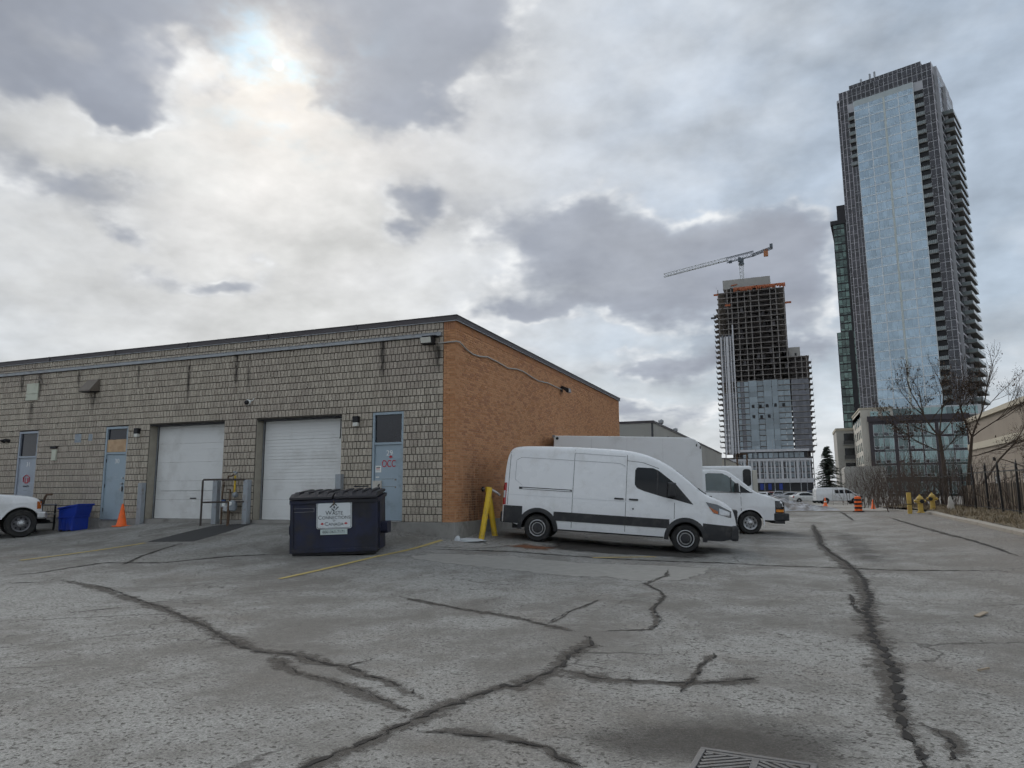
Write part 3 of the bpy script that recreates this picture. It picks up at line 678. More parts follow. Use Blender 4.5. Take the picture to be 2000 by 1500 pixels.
t=thing('wall_panel','small cream switch box with dark bracket right of door 31','panel',(-22.95,YW-.03,2.85)); MB().box(-.08,-.06,-.20,.12,0,.17).build('cover',pal,t,bevel=.01); MB().box(-.16,-.07,.20,.13,0,.27).build('bracket',dark,t)
t=tag(MB().box(-22.05,YW-.036,3.22,-21.76,YW-.024,3.50).build('paint_patch',mat('pale_blue_patch',(.30,.34,.38),.8,0,.3,12)),'larger pale blue painted-over patch on the block wall','paint patch','painted-over patches')
t=tag(MB().box(-21.42,YW-.036,3.26,-21.24,YW-.024,3.48).build('paint_patch',mat('pale_blue_patch',(.30,.34,.38),.8,0,.3,12)),'smaller pale blue painted-over patch on the block wall near door 30','paint patch','painted-over patches')
tag(MB().tube([(-24.0,YW-.03,5.44),(-23.85,YW-.10,5.42),(-23.75,YW-.12,5.30),(-23.6,YW-.05,5.22)],.02,6).lathe([(.05,-.02),(.05,-.06)],10,(-24.0,YW,5.44),'y').build('pipe_bracket',mat('hood_metal',(.19,.165,.14)),angle=40),'rusty bent pipe stub beside the cream cover panel','pipe')
# ---- gas meter set with its pipe guard rail
gm=thing('gas_meter','pair of grey gas meters with yellow riser pipe between the overhead doors','gas meter',(-15.2,YW-.03,gz(-15.2,16.4)))
meter_m=mat('meter_grey',(.30,.33,.36),.5,.2,.1,6); rustp=mat('rusty_pipe',(.13,.085,.055),.8,.2,.3,9); zz=-gz(-15.2,16.4)
def mtr(x,y,z,m,nm): 
    o=MB().lathe([(.05,-.15),(.10,-.12),(.115,0),(.10,.12),(.06,.16)],16,(x,y,z)).box(x-.13,y-.09,z+.0,x+.13,y-.03,z+.14).build(nm,m,gm,angle=40,bevel=.0)
    MB().lathe([(.055,-.10),(.055,-.14)],14,(x,y,z+.07),'y').build('dial',numw,o)
mtr(-.12,-.20,1.16+zz,lens,'meter'); mtr(.13,-.22,1.18+zz,meter_m,'meter')
MB().tube([(-.02,-.20,-.05),(-.02,-.20,1.0),(-.12,-.20,1.0)],.022,8).tube([(-.12,-.2,1.3),(-.12,-.2,1.38),(.0,-.2,1.38),(.08,-.2,1.42)],.022,8).tube([(-.30,-.16,1.22),(-.34,-.16,.9),(-.34,-.16,-.02)],.02,8).tube([(-.34,-.18,1.25),(-.12,-.2,1.3)],.02,8).build('pipe',rustp,gm,angle=40)
MB().tube([(.10,-.16,1.48+zz),(.10,-.16,2.05+zz)],.028,8).build('riser_pipe',yellow_paint,gm,angle=40)
MB().lathe([(.06,-.06),(.09,0),(.06,.06)],12,(.15,-.18,1.50+zz),'x').tube([(.06,-.16,2.06+zz),(.14,-.14,2.14+zz),(.02,-.14,2.16+zz)],.03,8).build('regulator',meter_m,gm,angle=40)
MB().box(-.33,-.20,1.26+zz,-.22,-.14,1.36+zz).build('tag',mat('blue_tag',(.05,.09,.22),.5),gm)
gr=thing('guard_rail','dark rusty pipe guard rail in front of the gas meters','guard rail',(-15.95,YW-.55,0)); rm=mat('rail_pipe',(.075,.062,.055),.7,.3,.3,8)
z0=gz(-15.95,16.05); z1=gz(-14.95,16.05)
MB().tube([(0,0,z0-.1),(0,0,z0+1.28),(.03,0,z0+1.31),(1.22,.35,z0+1.31)],.028,8).build('frame',rm,gr,angle=40); MB().tube([(.0,0,z0+.66),(1.22,.35,z0+.68)],.024,8).build('mid_rail',rm,gr,angle=40); MB().tube([(.98,0,z1-.1),(.98,.0,z0+.68)],.026,8).build('post',rustp,gr,angle=40)
# ================================================================== vehicles
def smooth_prof(P,it=2):
    P=[np.array(p,float) for p in P]
    for _ in range(it):
        Q=[P[0]]
        for a,b in zip(P[:-1],P[1:]): Q+=[a*.75+b*.25,a*.25+b*.75]
        Q.append(P[-1]); P=Q
    return np.array(P)
class Body:
    """lofted vehicle body: x forward, y left, z up"""
    def __init__(s,top,bot,half,tum,rad,wheels,wr,L,step=.05,nose=.35,tail=.08,nose_w=.25,tail_w=.04):
        s.T=smooth_prof(top); s.B=np.array(bot,float); s.half=half; s.tumf=np.array(tum,float); s.rad=np.array(rad,float); s.wheels=wheels; s.wr=wr; s.L=L; s.step=step
        s.nose,s.tail,s.nose_w,s.tail_w=nose,tail,nose_w,tail_w
    def zt(s,x): return float(np.interp(x,s.T[:,0],s.T[:,1]))
    def zb(s,x):
        z=float(np.interp(x,s.B[:,0],s.B[:,1]))
        for xc,zc in s.wheels:
            d=s.wr*s.wr-(x-xc)**2
            if d>0: z=max(z,zc+math.sqrt(d))
        return min(z,s.zt(x)-.04)
    def W(s,x):
        w=s.half
        if x>s.L-s.nose: t=(x-(s.L-s.nose))/s.nose; w-=s.nose_w*(1-math.sqrt(max(0,1-t*t)))
        if x<s.tail: t=(s.tail-x)/s.tail; w-=s.tail_w*(1-math.sqrt(max(0,1-t*t)))
        return w
    def tum(s,z): return float(np.interp(z,s.tumf[:,0],s.tumf[:,1]))
    def sy(s,x,z):
        y=s.W(x)-s.tum(z); zt=s.zt(x); r=min(float(np.interp(x,s.rad[:,0],s.rad[:,1])),(zt-s.zb(x))*.45)
        if z>zt-r:
            t=min(1,(z-(zt-r))/r); y=s.W(x)-s.tum(zt-r)-r*(1-math.sqrt(max(0,1-t*t)))
        return y
    def stations(s):
        xs=set(np.linspace(0,s.L,int(s.L/s.step)+1).round(4).tolist())
        for xc,zc in s.wheels:
            for k in range(-8,9): xs.add(round(xc+s.wr*math.sin(k/8*math.pi/2),4))
        for k in range(8): xs.add(round(s.L-s.nose*(1-math.sin(k/7*math.pi/2))*.6 if k<7 else s.L,4)); xs.add(round(s.tail*(k/7)**2,4))
        return sorted(x for x in xs if 0<=x<=s.L)
    def section(s,x):
        zt=s.zt(x); zb=s.zb(x); r=min(float(np.interp(x,s.rad[:,0],s.rad[:,1])),(zt-zb)*.45); w=s.W(x)
        P=[]
        for k in range(12):
            z=zb+(zt-r-zb)*k/11; P.append((w-s.tum(z),z))
        y0=w-s.tum(zt-r)
        for k in range(1,6):
            a=k/5*math.pi/2; P.append((y0-r+r*math.cos(a),zt-r+r*math.sin(a)))
        ye=y0-r
        for k in range(1,5): P.append((ye*(1-k/4),zt+.018*(1-(1-k/4)**2)))
        return P
    def build(s,mat_,parent,name='body',angle=32):
        mb=MB(); rows=[]
        for x in s.stations():
            P=s.section(x); rows.append([(x,-y,z) for y,z in P]+[(x,y,z) for y,z in P[::-1][1:]])
        mb.grid(rows); i=len(mb.v); n=len(rows[0])
        mb.face(range(0,n)); mb.face(range(i-1,i-n-1,-1))
        return mb.build(name,mat_,parent,angle=angle)
    def side(s,name,x0,x1,lo,hi,off,m,parent,sgn=-1,nx=None,nz=5,depth=None,angle=40):
        """panel lying on the body side; lo/hi are z or functions/profiles of x"""
        f=lambda q:(q if callable(q) else ((lambda x:q) if not isinstance(q,(list,tuple)) else (lambda x:float(np.interp(x,[a for a,_ in q],[b for _,b in q])))))
        lo,hi=f(lo),f(hi); nx=nx or max(2,int((x1-x0)/.05)+1); dp=off+.012 if depth is None else depth
        mb=MB(); rows=[]
        for i in range(nx):
            x=x0+(x1-x0)*i/(nx-1); row=[]
            zl,zh=lo(x),max(lo(x)+.001,hi(x))
            P=[(s.sy(x,zl+(zh-zl)*k/(nz-1)),zl+(zh-zl)*k/(nz-1)) for k in range(nz)]
            row.append((x,sgn*(P[0][0]+off-dp),P[0][1])); row+=[(x,sgn*(y+off),z) for y,z in P]; row.append((x,sgn*(P[-1][0]+off-dp),P[-1][1])); rows.append(row)
        mb.grid(rows); n=nz+2; t=len(mb.v); mb.face(range(n)); mb.face(range(t-1,t-n-1,-1))
        return mb.build(name,m,parent,angle=angle)
    def over(s,name,x0,x1,inset,off,m,parent,nx=14,ny=9,y0=None,y1=None):
        """panel lying on the upper surface (windscreen, bonnet)"""
        mb=MB(); rows=[]
        for i in range(nx):
            x=x0+(x1-x0)*i/(nx-1); zt=s.zt(x); d=.02; sl=(s.zt(x+d)-s.zt(x-d))/(2*d); n=math.hypot(1,sl)
            ye=s.W(x)-s.tum(zt-.05)-inset; row=[]
            for j in range(ny):
                t=-1+2*j/(ny-1); y=(ye*t if y0 is None else y0+(y1-y0)*j/(ny-1)); cr=.018*(1-(abs(y)/max(ye,.1))**2)
                row.append((x-sl/n*off,y,zt+cr+off/n))
            rows.append(row)
        mb.grid(rows); return mb.build(name,m,parent,angle=60)
def arch_ring(b,name,xc,zc,r0,r1,off,m,parent,sgn=-1,zmin=.3):
    mb=MB(); rows=[]
    for k in range(25):
        a=math.pi*(-.06+1.12*k/24); row=[]
        for q,o in ((r0,-.03),(r0,off),((r0+r1)/2,off*1.15),(r1,off*.6),(r1,-.02)):
            x=xc+q*math.cos(a); z=max(zmin,zc+q*math.sin(a)); row.append((x,sgn*(b.sy(min(max(x,0),b.L),z)+o),z))
        rows.append(row)
    mb.grid(rows); return mb.build(name,m,parent,angle=40)
def wheel(parent,x,y,r,wd,style,sgn=-1,rim_r=.62):
    """tyre with rim and hub as its sub-parts; sgn is the outboard side"""
    h=wd/2; R1=r*rim_r
    o=MB().lathe([(R1,-h*.8),(R1+.02,-h),(r*.9,-h*1.02),(r*.97,-h*.85),(r,-h*.6),(r,h*.6),(r*.97,h*.85),(r*.9,h*1.02),(R1+.02,h),(R1,h*.8)],40,(0,0,0),'y',caps=False).build('wheel',rubber,parent,angle=35,loc=(x,y,r))
    q=sgn*h
    if style=='transit':
        MB().lathe([(R1,q*.75),(R1*.98,q*.98),(R1*.86,q*.9),(R1*.82,q*.55),(R1*.2,q*.5),(.001,q*.5)],40,(0,0,0),'y',caps=False).build('rim',mat('rim_dark',(.05,.05,.052),.5,.4,.2,8),o,angle=35)
        MB().lathe([(R1*.99,q*1.0),(R1*.93,q*1.05),(R1*.88,q*.98)],40,(0,0,0),'y',caps=False).build('rim_ring',steel,o,angle=40)
        MB().lathe([(R1*.70,q*.70),(R1*.66,q*.86),(R1*.60,q*.86),(R1*.56,q*.66)],40,(0,0,0),'y',caps=False).build('rim_ring',steel,o,angle=40)
        MB().lathe([(R1*.55,q*.6),(R1*.5,q*.85),(R1*.25,q*.95),(.001,q*.95)],28,(0,0,0),'y',caps=False).build('hub',black_plastic,o,angle=40)
    else:
        mm=steel if style=='steel' else mat('rim_grey',(.20,.20,.21),.5,.6,.2,8)
        MB().lathe([(R1,q*.75),(R1*.97,q*1.0),(R1*.88,q*.92),(R1*.84,q*.35),(R1*.62,q*.45),(R1*.45,q*.75),(.001,q*.75)],40,(0,0,0),'y',caps=False).build('rim',mm,o,angle=35)
        mb=MB()
        for k in range(8 if style!='plain' else 0):
            a=k/8*2*math.pi; mb.lathe([(R1*.105,q*.50),(R1*.105,q*.62)],10,(R1*.68*math.cos(a),0,R1*.68*math.sin(a)),'y')
        if mb.v: stuff(mb.build('rim_holes',dark,o))
        MB().lathe([(R1*.38,q*.7),(R1*.36,q*.98),(R1*.2,q*1.1),(.001,q*1.12)],20,(0,0,0),'y',caps=False).build('hub',steel,o,angle=40)
        mb=MB()
        for k in range(8 if style!='plain' else 0):
            a=(k+.5)/8*2*math.pi; mb.lathe([(.013,q*.9),(.013,q*1.08),(.001,q*1.1)],6,(R1*.29*math.cos(a),0,R1*.29*math.sin(a)),'y')
        if mb.v: stuff(mb.build('wheel_nuts',dark,o))
    return o
def place(obj,p_rear,p_front,xr,xf,ysd):
    """seat a vehicle so that the near-side wheels at local (xr,ysd,0),(xf,ysd,0) touch two ground points"""
    a=Vector(p_rear); b=Vector(p_front); d=(b-a).normalized(); yaw=math.atan2(d.y,d.x); pit=-math.asin(d.z)
    obj.rotation_mode='XYZ'; obj.rotation_euler=(0,pit,yaw)
    M=obj.rotation_euler.to_matrix(); obj.location=a-M@Vector((xr,ysd,0))
# ---- white cargo van
crease=mat('crease_grey',(.42,.43,.45),.5,0,.05,3)  # flat grey in place of the soft shading along pressed creases
van=thing('cargo_van','white high-roof cargo van with black lower cladding parked beside the brick wall','van')
vb=Body([(0,.9),(.0,1.6),(.035,2.15),(.10,2.36),(.28,2.455),(.9,2.49),(2.0,2.51),(3.0,2.50),(3.45,2.455),(3.9,2.33),(4.35,2.10),(4.75,1.79),(5.10,1.50),(5.32,1.41),(5.58,1.32),(5.78,1.20),(5.87,1.08),(5.92,.92),(5.97,.75),(5.97,.55)],
 [(0,.46),(.3,.44),(.55,.36),(5.1,.36),(5.3,.37),(5.6,.39),(5.97,.46)],1.02,[(.3,.03),(.5,.0),(1.0,.0),(1.35,.03),(1.7,.075),(2.1,.135),(2.5,.22)],[(0,.16),(3.2,.17),(4.2,.13),(4.8,.08),(5.2,.10),(5.97,.09)],[(.95,.34),(4.70,.34)],.43,5.97,nose=.95,nose_w=.42,tail=.06)
vb.build(white_paint,van)
# underbody block behind the openings
MB().box(.25,-.80,.30,.45,.80,.7).box(1.45,-.86,.32,4.15,.86,.62).box(5.2,-.62,.32,5.6,.62,.7).box(.3,-.55,.42,5.4,.55,.95).build('chassis',dark,van)
for s in (-1,1):
    sd='R' if s<0 else 'L'
    vb.side('lower_cladding',1.36,4.29,.575,[(1.36,.80),(4.29,.80)],.016,black_plastic,van,s)
    vb.side('lower_cladding',.04,.53,.44,.885,.018,black_plastic,van,s)
    vb.side('front_cladding',5.11,5.90,[(5.11,.34),(5.6,.345),(5.9,.42)],[(5.11,.76),(5.5,.74),(5.9,.72)],.016,black_plastic,van,s,nx=30)
    arch_ring(vb,'wheel_arch_trim',.95,.34,.42,.53,.030,black_plastic,van,s); arch_ring(vb,'wheel_arch_trim',4.70,.34,.42,.53,.030,black_plastic,van,s)
    # pressed panel outline as painted crease shade, sliding-door rail, seams, handles
    vb.side('panel_crease_shade',.30,3.15,[(.30,2.08),(.42,2.15),(3.0,2.13),(3.15,2.07)],[(.30,2.095),(.42,2.165),(3.0,2.145),(3.15,2.085)],.004,crease,van,s,nz=2)
    vb.side('panel_crease_shade',.285,.298,1.55,2.07,.003,crease,van,s,nx=2); vb.side('panel_crease_shade',.30,.50,[(.30,1.56),(.50,1.41)],[(.30,1.572),(.50,1.422)],.004,crease,van,s,nz=2)
    vb.side('belt_crease_shade',.15,3.35,1.165,1.18,.004,mat('white_shade',(.66,.68,.70),.35),van,s,nz=2)  # greyer white strip paints the shading of the belt crease
    vb.side('panel_seam',1.822,1.834,.42,2.43,.003,seam,van,s,nx=2,nz=14); vb.side('panel_seam',3.185,3.197,.42,2.36,.003,seam,van,s,nx=2,nz=14); vb.side('panel_seam',.122,.134,.9,2.28,.003,seam,van,s,nx=2,nz=10)
    vb.side('door_seam',4.40,4.412,.82,1.22,.003,seam,van,s,nx=2); vb.side('door_seam',3.197,4.0,[(3.197,2.21),(3.6,2.18),(4.0,2.05)],[(3.197,2.222),(3.6,2.192),(4.0,2.062)],.003,seam,van,s,nz=2)
    vb.side('roof_gutter',1.83,3.16,[(1.83,2.335),(3.16,2.31)],[(1.83,2.35),(3.16,2.325)],.004,crease,van,s,nz=2)
    vb.side('sliding_rail',.41,1.80,1.325,1.385,.006,black_plastic,van,s,nz=3); vb.side('rail_cover',.50,1.77,1.338,1.362,.014,white_paint,van,s,nz=3)
    for x in (2.90,3.27): vb.side('door_handle',x,x+.23,1.215,1.255,.030,black_plastic,van,s,nz=3)
    MB().lathe([(.022,0),(.022,.02)],12,(3.38,s*vb.sy(3.38,1.0)-(.018 if s<0 else .002),1.0),'y').build('lock',dark,van)
    w=vb.side('side_window',3.40,4.86,[(3.40,1.62),(3.46,1.53),(3.62,1.47),(4.10,1.35),(4.40,1.30),(4.86,1.20)],[(3.40,1.98),(3.45,2.06),(3.85,2.06),(4.0,2.0),(4.42,1.69),(4.86,1.21)],.005,auto_glass,van,s,nx=40,nz=6)
    vb.side('window_pillar',3.95,3.985,1.39,2.01,.009,black_plastic,w,s,nx=2)
    vb.side('window_pillar',4.36,4.86,[(4.36,1.31),(4.86,1.205)],[(4.36,1.72),(4.86,1.212)],.009,black_plastic,w,s,nx=16)
    mr=MB().cbox(4.22,-.14,1.36,4.42,.14,1.72,.03,'y-').build('mirror',black_plastic,van,bevel=.035,loc=(0,s*1.15,0))
    MB().bar((4.36,0,1.42),(4.44,-s*.2,1.38),.06,.08).build('mirror_arm',black_plastic,mr)
    hl=vb.side('headlight',5.17,5.80,[(5.17,1.275),(5.36,1.02),(5.80,.93)],[(5.17,1.285),(5.45,1.24),(5.80,1.09)],.010,mat('headlight_dark',(.10,.105,.115),.1,.2,.4,14,coat=.7),van,s,nx=24)
    vb.side('indicator',5.25,5.47,[(5.25,1.16),(5.36,1.03),(5.47,1.005)],[(5.25,1.17),(5.40,1.10),(5.47,1.07)],.015,mat('amber_dim',(.42,.11,.02),.2,0,.1,10,coat=.4),hl,s,nx=8); vb.side('lens',5.50,5.76,[(5.50,1.00),(5.76,.955)],[(5.50,1.15),(5.76,1.07)],.015,lens,hl,s,nx=10)
    tl=vb.side('tail_light',.003,.085,.90,1.47,.010,lamp_red,van,s,nx=6); vb.side('lens',.004,.06,1.08,1.26,.015,lens,tl,s,nx=4)
    for x in (.95,4.70): wheel(van,x,s*.875,.35,.235,'transit',s)
vb.over('windscreen',4.36,5.12,.10,.007,auto_glass,van); 
ml=mat('screen_sky_film',(.20,.25,.27),.05,0,.3,3,coat=.6)
vb.over('bonnet_vent',5.38,5.47,.1,.006,black_plastic,van,4,5,-.62,-.42)
for y in (-.55,.1): MB().tube([(5.20,y,1.485),(5.05,y-.25,1.565),(4.98,y-.5,1.61)],.012,6).build('wiper',black_plastic,van)
gl=MB().box(5.86,-.60,.76,5.985,.60,1.13).build('grille',black_plastic,van,bevel=.03)
for k in range(5): MB().box(5.98,-.55,.80+k*.065,5.995,.55,.83+k*.065).build('grille_bar',steel if k in (1,3) else mat('grille_grey',(.07,.07,.075),.4),gl)
MB().lathe([(.10,0),(.09,.02),(.001,.025)],24,(5.99,0,.95),'x').build('badge',lens,gl,angle=40)
MB().box(5.80,-.86,.36,6.0,.86,.74).build('bumper',black_plastic,van,bevel=.06); MB().box(6.0,-.75,.50,6.012,-.45,.65).build('number_plate',numw,van)
MB().box(-.06,-.95,.44,.10,.95,.72).build('rear_bumper',black_plastic,van,bevel=.04)
place(van,(-6.31,17.75,.262),(-2.65,18.475,.012),.95,4.70,-.96)
# ---- white box truck
bt=thing('box_truck','white cutaway box truck with tall plain cargo box behind the cargo van','truck')
cb=Body([(0,2.02),(.05,2.08),(.35,2.11),(.85,2.10),(1.05,2.02),(1.45,1.70),(1.83,1.37),(2.05,1.31),(2.4,1.22),(2.62,1.12),(2.70,1.02),(2.72,.80),(2.72,.55)],[(0,.48),(1.0,.48),(2.72,.46)],.98,[(.4,.02),(.9,.0),(1.25,.03),(1.6,.10),(2.1,.22)],[(0,.10),(1.0,.09),(1.9,.08),(2.72,.10)],[(1.62,.37)],.43,2.72,nose=.30,nose_w=.10,tail=.01,tail_w=0)
cab=cb.build(white_paint,bt,'cab')
for s in (-1,1):
    w=cb.side('side_window',.22,1.30,[(.22,1.39),(1.30,1.365)],[(.22,1.95),(.30,1.985),(.78,1.98),(.95,1.90),(1.30,1.56)],.005,mat('cab_glass',(.07,.10,.10),.05,0,.5,2.5,spec=.7,coat=.4),bt,s,nx=26); cb.side('window_pillar',1.02,1.055,1.37,1.85,.009,black_plastic,w,s,nx=2)
    cb.side('window_frame',.20,1.72,1.345,1.368,.010,black_plastic,bt,s,nz=2); cb.side('quarter_pane',1.33,1.66,[(1.33,1.37),(1.66,1.36)],[(1.33,1.60),(1.66,1.365)],.006,auto_glass,bt,s,nx=10)
    cb.side('door_seam',1.335,1.347,.6,1.36,.003,seam,bt,s,nx=2); cb.side('door_seam',.10,.112,.55,2.0,.003,seam,bt,s,nx=2,nz=10)
    cb.side('door_handle',.20,.40,1.17,1.22,.02,black_plastic,bt,s)
    arch_ring(cb,'wheel_arch_trim',1.62,.37,.425,.465,.012,white_paint,bt,s)
    hl=cb.side('headlight',2.42,2.70,.70,1.10,.012,mat('lamp_black',(.02,.02,.022),.15,0,.2,8,coat=.5),bt,s,nx=8); cb.side('indicator',2.45,2.70,.74,.82,.017,amber,hl,s,nx=8)
    mr=MB().box(1.12,-.10,1.35,1.24,.10,1.66).build('mirror',black_plastic,bt,bevel=.03,loc=(0,s*1.13,0)); MB().bar((1.2,0,1.42),(1.25,-s*.2,1.40),.05,.05).build('mirror_arm',black_plastic,mr)
    wheel(bt,1.62,s*.86,.37,.25,'steel',s); wheel(bt,-2.9,s*.86,.37,.42,'steel',s)
cb.over('windscreen',1.08,1.80,.12,.007,auto_glass,bt)
MB().box(2.70,-.86,.66,2.745,.86,1.06).build('grille',black_plastic,bt,bevel=.02); MB().box(2.38,-.99,.46,2.86,.99,.70).build('bumper',black_plastic,bt,bevel=.03); MB().box(2.40,-.95,.36,2.72,.95,.455).build('air_dam',black_plastic,bt)
MB().box(-4.6,-.45,.5,2.2,.45,.78).box(1.0,-.8,.5,1.2,.8,.9).build('chassis',dark,bt)
mb=MB()  # cargo box with rounded front roof edge
prof=[(-4.9,.95),(.02,.95),(.10,1.2),(.10,2.72),(.02,2.98),(-.16,3.12),(-.40,3.17),(-4.9,3.20)]
mb.prism(smooth_prof(prof,1).tolist(),-1.12,1.12,'y'); bx=mb.build('cargo_box',box_white,bt,angle=35,bevel=.025)
MB().box(-4.95,-1.13,.92,.0,1.13,.99).build('box_sill',galv,bx); MB().box(-4.95,-1.135,3.14,-4.86,1.135,3.215).build('box_frame',galv,bx)
for x,z in ((-4.78,3.10),): MB().lathe([(.05,-1.12),(.05,-1.15)],14,(x,0,z),'y').build('marker_lamp',dark,bx)
for x,z in ((-.10,2.86),(.02,2.78)): MB().box(x,-1.13,z,x+.035,-1.115,z+.09).build('marker_lamp',dark,bx)
for x in (-1.2,-2.4,-3.6): MB().box(x,-1.124,1.0,x+.008,-1.119,3.12).build('panel_seam',mat('box_seam',(.58,.59,.60),.5),bx)
place(bt,(-5.83,24.05,gz(-5.8,24.05)),(-1.41,25.1,.10),-2.9,1.62,-.98)
# ---- pickup at the left edge
pk=thing('pickup_truck','white pickup truck with grey steel wheels nosed up near door 31','pickup truck')
pb=Body([(0,1.05),(.03,1.27),(1.95,1.30),(2.0,1.32),(2.05,1.86),(2.2,1.90),(3.1,1.90),(3.3,1.85),(3.9,1.34),(4.1,1.26),(4.7,1.20),(4.98,1.13),(5.10,1.02),(5.14,.85),(5.14,.6)],[(0,.62),(5.14,.60)],.98,[(.6,.02),(1.0,.0),(1.3,.05),(1.9,.2)],[(0,.05),(2.0,.06),(3.5,.08),(5.4,.10)],[(1.1,.40),(4.62,.40)],.47,5.14,nose=.25,nose_w=.10,tail=.05)
pb.build(white_paint,pk)
for s in (-1,1):
    pb.side('side_window',2.2,3.5,1.34,[(2.2,1.80),(3.1,1.81),(3.5,1.62)],.005,auto_glass,pk,s,nx=16); pb.side('door_seam',3.62,3.632,.66,1.30,.003,seam,pk,s,nx=2); pb.side('door_seam',2.15,2.162,.66,1.85,.003,seam,pk,s,nx=2)
    pb.side('indicator',5.0,5.135,.80,1.02,.012,mat('amber_dim',(.42,.11,.02)),pk,s,nx=6); pb.side('door_handle',2.28,2.5,1.16,1.22,.02,dark,pk,s)
    arch_ring(pb,'wheel_arch_trim',4.62,.40,.49,.53,.010,white_paint,pk,s,.55)
    for x in (1.1,4.62): wheel(pk,x,s*.86,.40,.26,'grey',s,.60)
pb.over('windscreen',3.34,3.88,.1,.006,auto_glass,pk)
MB().box(5.12,-.80,.72,5.17,.80,1.05).build('grille',black_plastic,pk); MB().box(5.0,-.97,.50,5.26,.97,.72).build('bumper',steel,pk,bevel=.05); MB().box(.2,-.7,.55,5.0,.7,.95).build('chassis',dark,pk)
place(pk,(-22.80,11.34,gz(-22.8,11.34)),(-21.1,14.42,gz(-21.1,14.42)),1.1,4.62,-.98)
# ---- far vans and cars
def far_van(name,label,loc,yaw,grp=None):
    t=thing(name,label,'van',loc,(0,0,yaw),grp)
    b=Body([(0,1.6),(.05,1.95),(.3,2.05),(3.6,2.06),(3.95,1.95),(4.7,1.32),(5.3,1.20),(5.55,1.05),(5.6,.7),(5.6,.5)],[(0,.42),(5.6,.42)],.99,[(.4,.02),(1.2,.02),(2.1,.2)],[(0,.12),(5.6,.1)],[(1.15,.36),(4.6,.36)],.42,5.6,step=.15,nose=.3,nose_w=.12)
    b.build(white_paint,t)
    for s in (-1,1):
        for x0,x1 in ((2.30,2.75),(2.85,3.35)): b.side('side_window',x0,x1,1.32,1.78,.006,auto_glass,t,s)
        b.side('side_window',3.50,4.45,[(3.5,1.33),(4.45,1.32)],[(3.5,1.78),(3.9,1.78),(4.45,1.40)],.006,auto_glass,t,s); b.side('headlight',5.3,5.58,.75,1.05,.012,dark,t,s)
        for x in (2.25,3.42): b.side('door_seam',x,x+.015,.5,1.9,.003,seam,t,s,nx=2)
        for x in (1.15,4.6): wheel(t,x,s*.86,.36,.24,'plain',s)
    b.over('windscreen',3.98,4.66,.12,.007,auto_glass,t); MB().box(5.4,-.95,.42,5.7,.95,.65).build('bumper',black_plastic,t,bevel=.03); MB().box(.3,-.7,.4,5.2,.7,.8).build('chassis',dark,t)
    return t
far_van('cargo_van','white windowed van parked across the far lot beyond the snow heap',(2.35,101.5,-.45),R(12))
def car(label,loc,yaw,c,name='parked_car',grp='cars in the far lot',tall=0):
    t=thing(name,label,'car',loc,(0,0,yaw),grp); m=mat('car_%d_%d_%d'%tuple(int(v*255) for v in c),c,.25,.1,.05,2,coat=.7)
    h=tall
    b=Body([(0,.8),(.05,1.0),(.5,1.08+h*.5),(.9,1.38+h),(1.5,1.47+h),(2.4,1.45+h),(3.2,1.05+h*.4),(4.1,.92+h*.4),(4.4,.75),(4.45,.5)],[(0,.35),(4.45,.3)],.88,[(.3,.03),(.9,.02),(1.5,.26)],[(0,.1),(4.45,.1)],[(.85,.32),(3.55,.32)],.36,4.45,step=.15,nose=.4,nose_w=.2,tail=.3,tail_w=.15)
    b.build(m,t,'body')
    for s in (-1,1):
        b.side('side_window',.95,2.85,[(.95,1.02+h*.5),(2.85,1.0+h*.4)],[(.95,1.25+h),(1.5,1.38+h),(2.3,1.36+h),(2.85,1.08+h*.4)],.006,auto_glass,t,s)
        b.side('headlight',4.1,4.42,.62,.80,.01,lens,t,s,nx=5); b.side('tail_light',.02,.2,.75,.95,.01,lamp_red,t,s,nx=4)
        for x in (.85,3.55): wheel(t,x,s*.78,.32,.22,'plain',s)
    b.over('windscreen',2.45,3.15,.12,.006,auto_glass,t,8,5); b.over('rear_window',.55,.9,.15,.006,auto_glass,t,5,5); MB().box(.3,-.6,.3,4.1,.6,.7).build('chassis',dark,t)
    return t
# ---- dumpster
dp=thing('dumpster','dark navy steel dumpster with ribbed lid and white company sign','dumpster',(-10.22,12.87,.205),(R(-1.0),R(-1.5),math.atan2(.78,1.67)))
DW,DD,DH=1.85,1.62,1.17
navy=mat('dumpster_navy',(.012,.016,.045),.5,.1,.3,2.2,.15,20,c2=(.010,.011,.018),dirt=(.028,.024,.024),dsc=1.8,damt=.8); lidm=mat('lid_plastic',(.022,.021,.026),.6,0,.25,4)
MB().prism([(0,.06),(DD,.06),(DD,1.32),(.0,DH)],0,DW,'x').build('body',navy,dp,bevel=.01)
MB().box(-.035,-.035,DH-.075,DW+.035,.03,DH+.015).build('rim',navy,dp,bevel=.01)
for x in (0,DW): MB().prism([(-.03,DH-.07),(DD+.02,1.25),(DD+.02,1.33),(-.03,DH+.015)],x-.035,x+.035,'x').build('rim',navy,dp)
MB().box(.03,.02,0,DW-.03,.12,.06).box(.03,DD-.14,0,DW-.03,DD-.03,.06).build('skid',dark,dp); MB().box(-.02,-.025,.05,DW+.02,.01,.13).build('base_rail',navy,dp,bevel=.008)
for x in (-.02,DW-.05): MB().box(x,-.022,.13,x+.07,.03,DH-.07).build('corner_post',navy,dp)
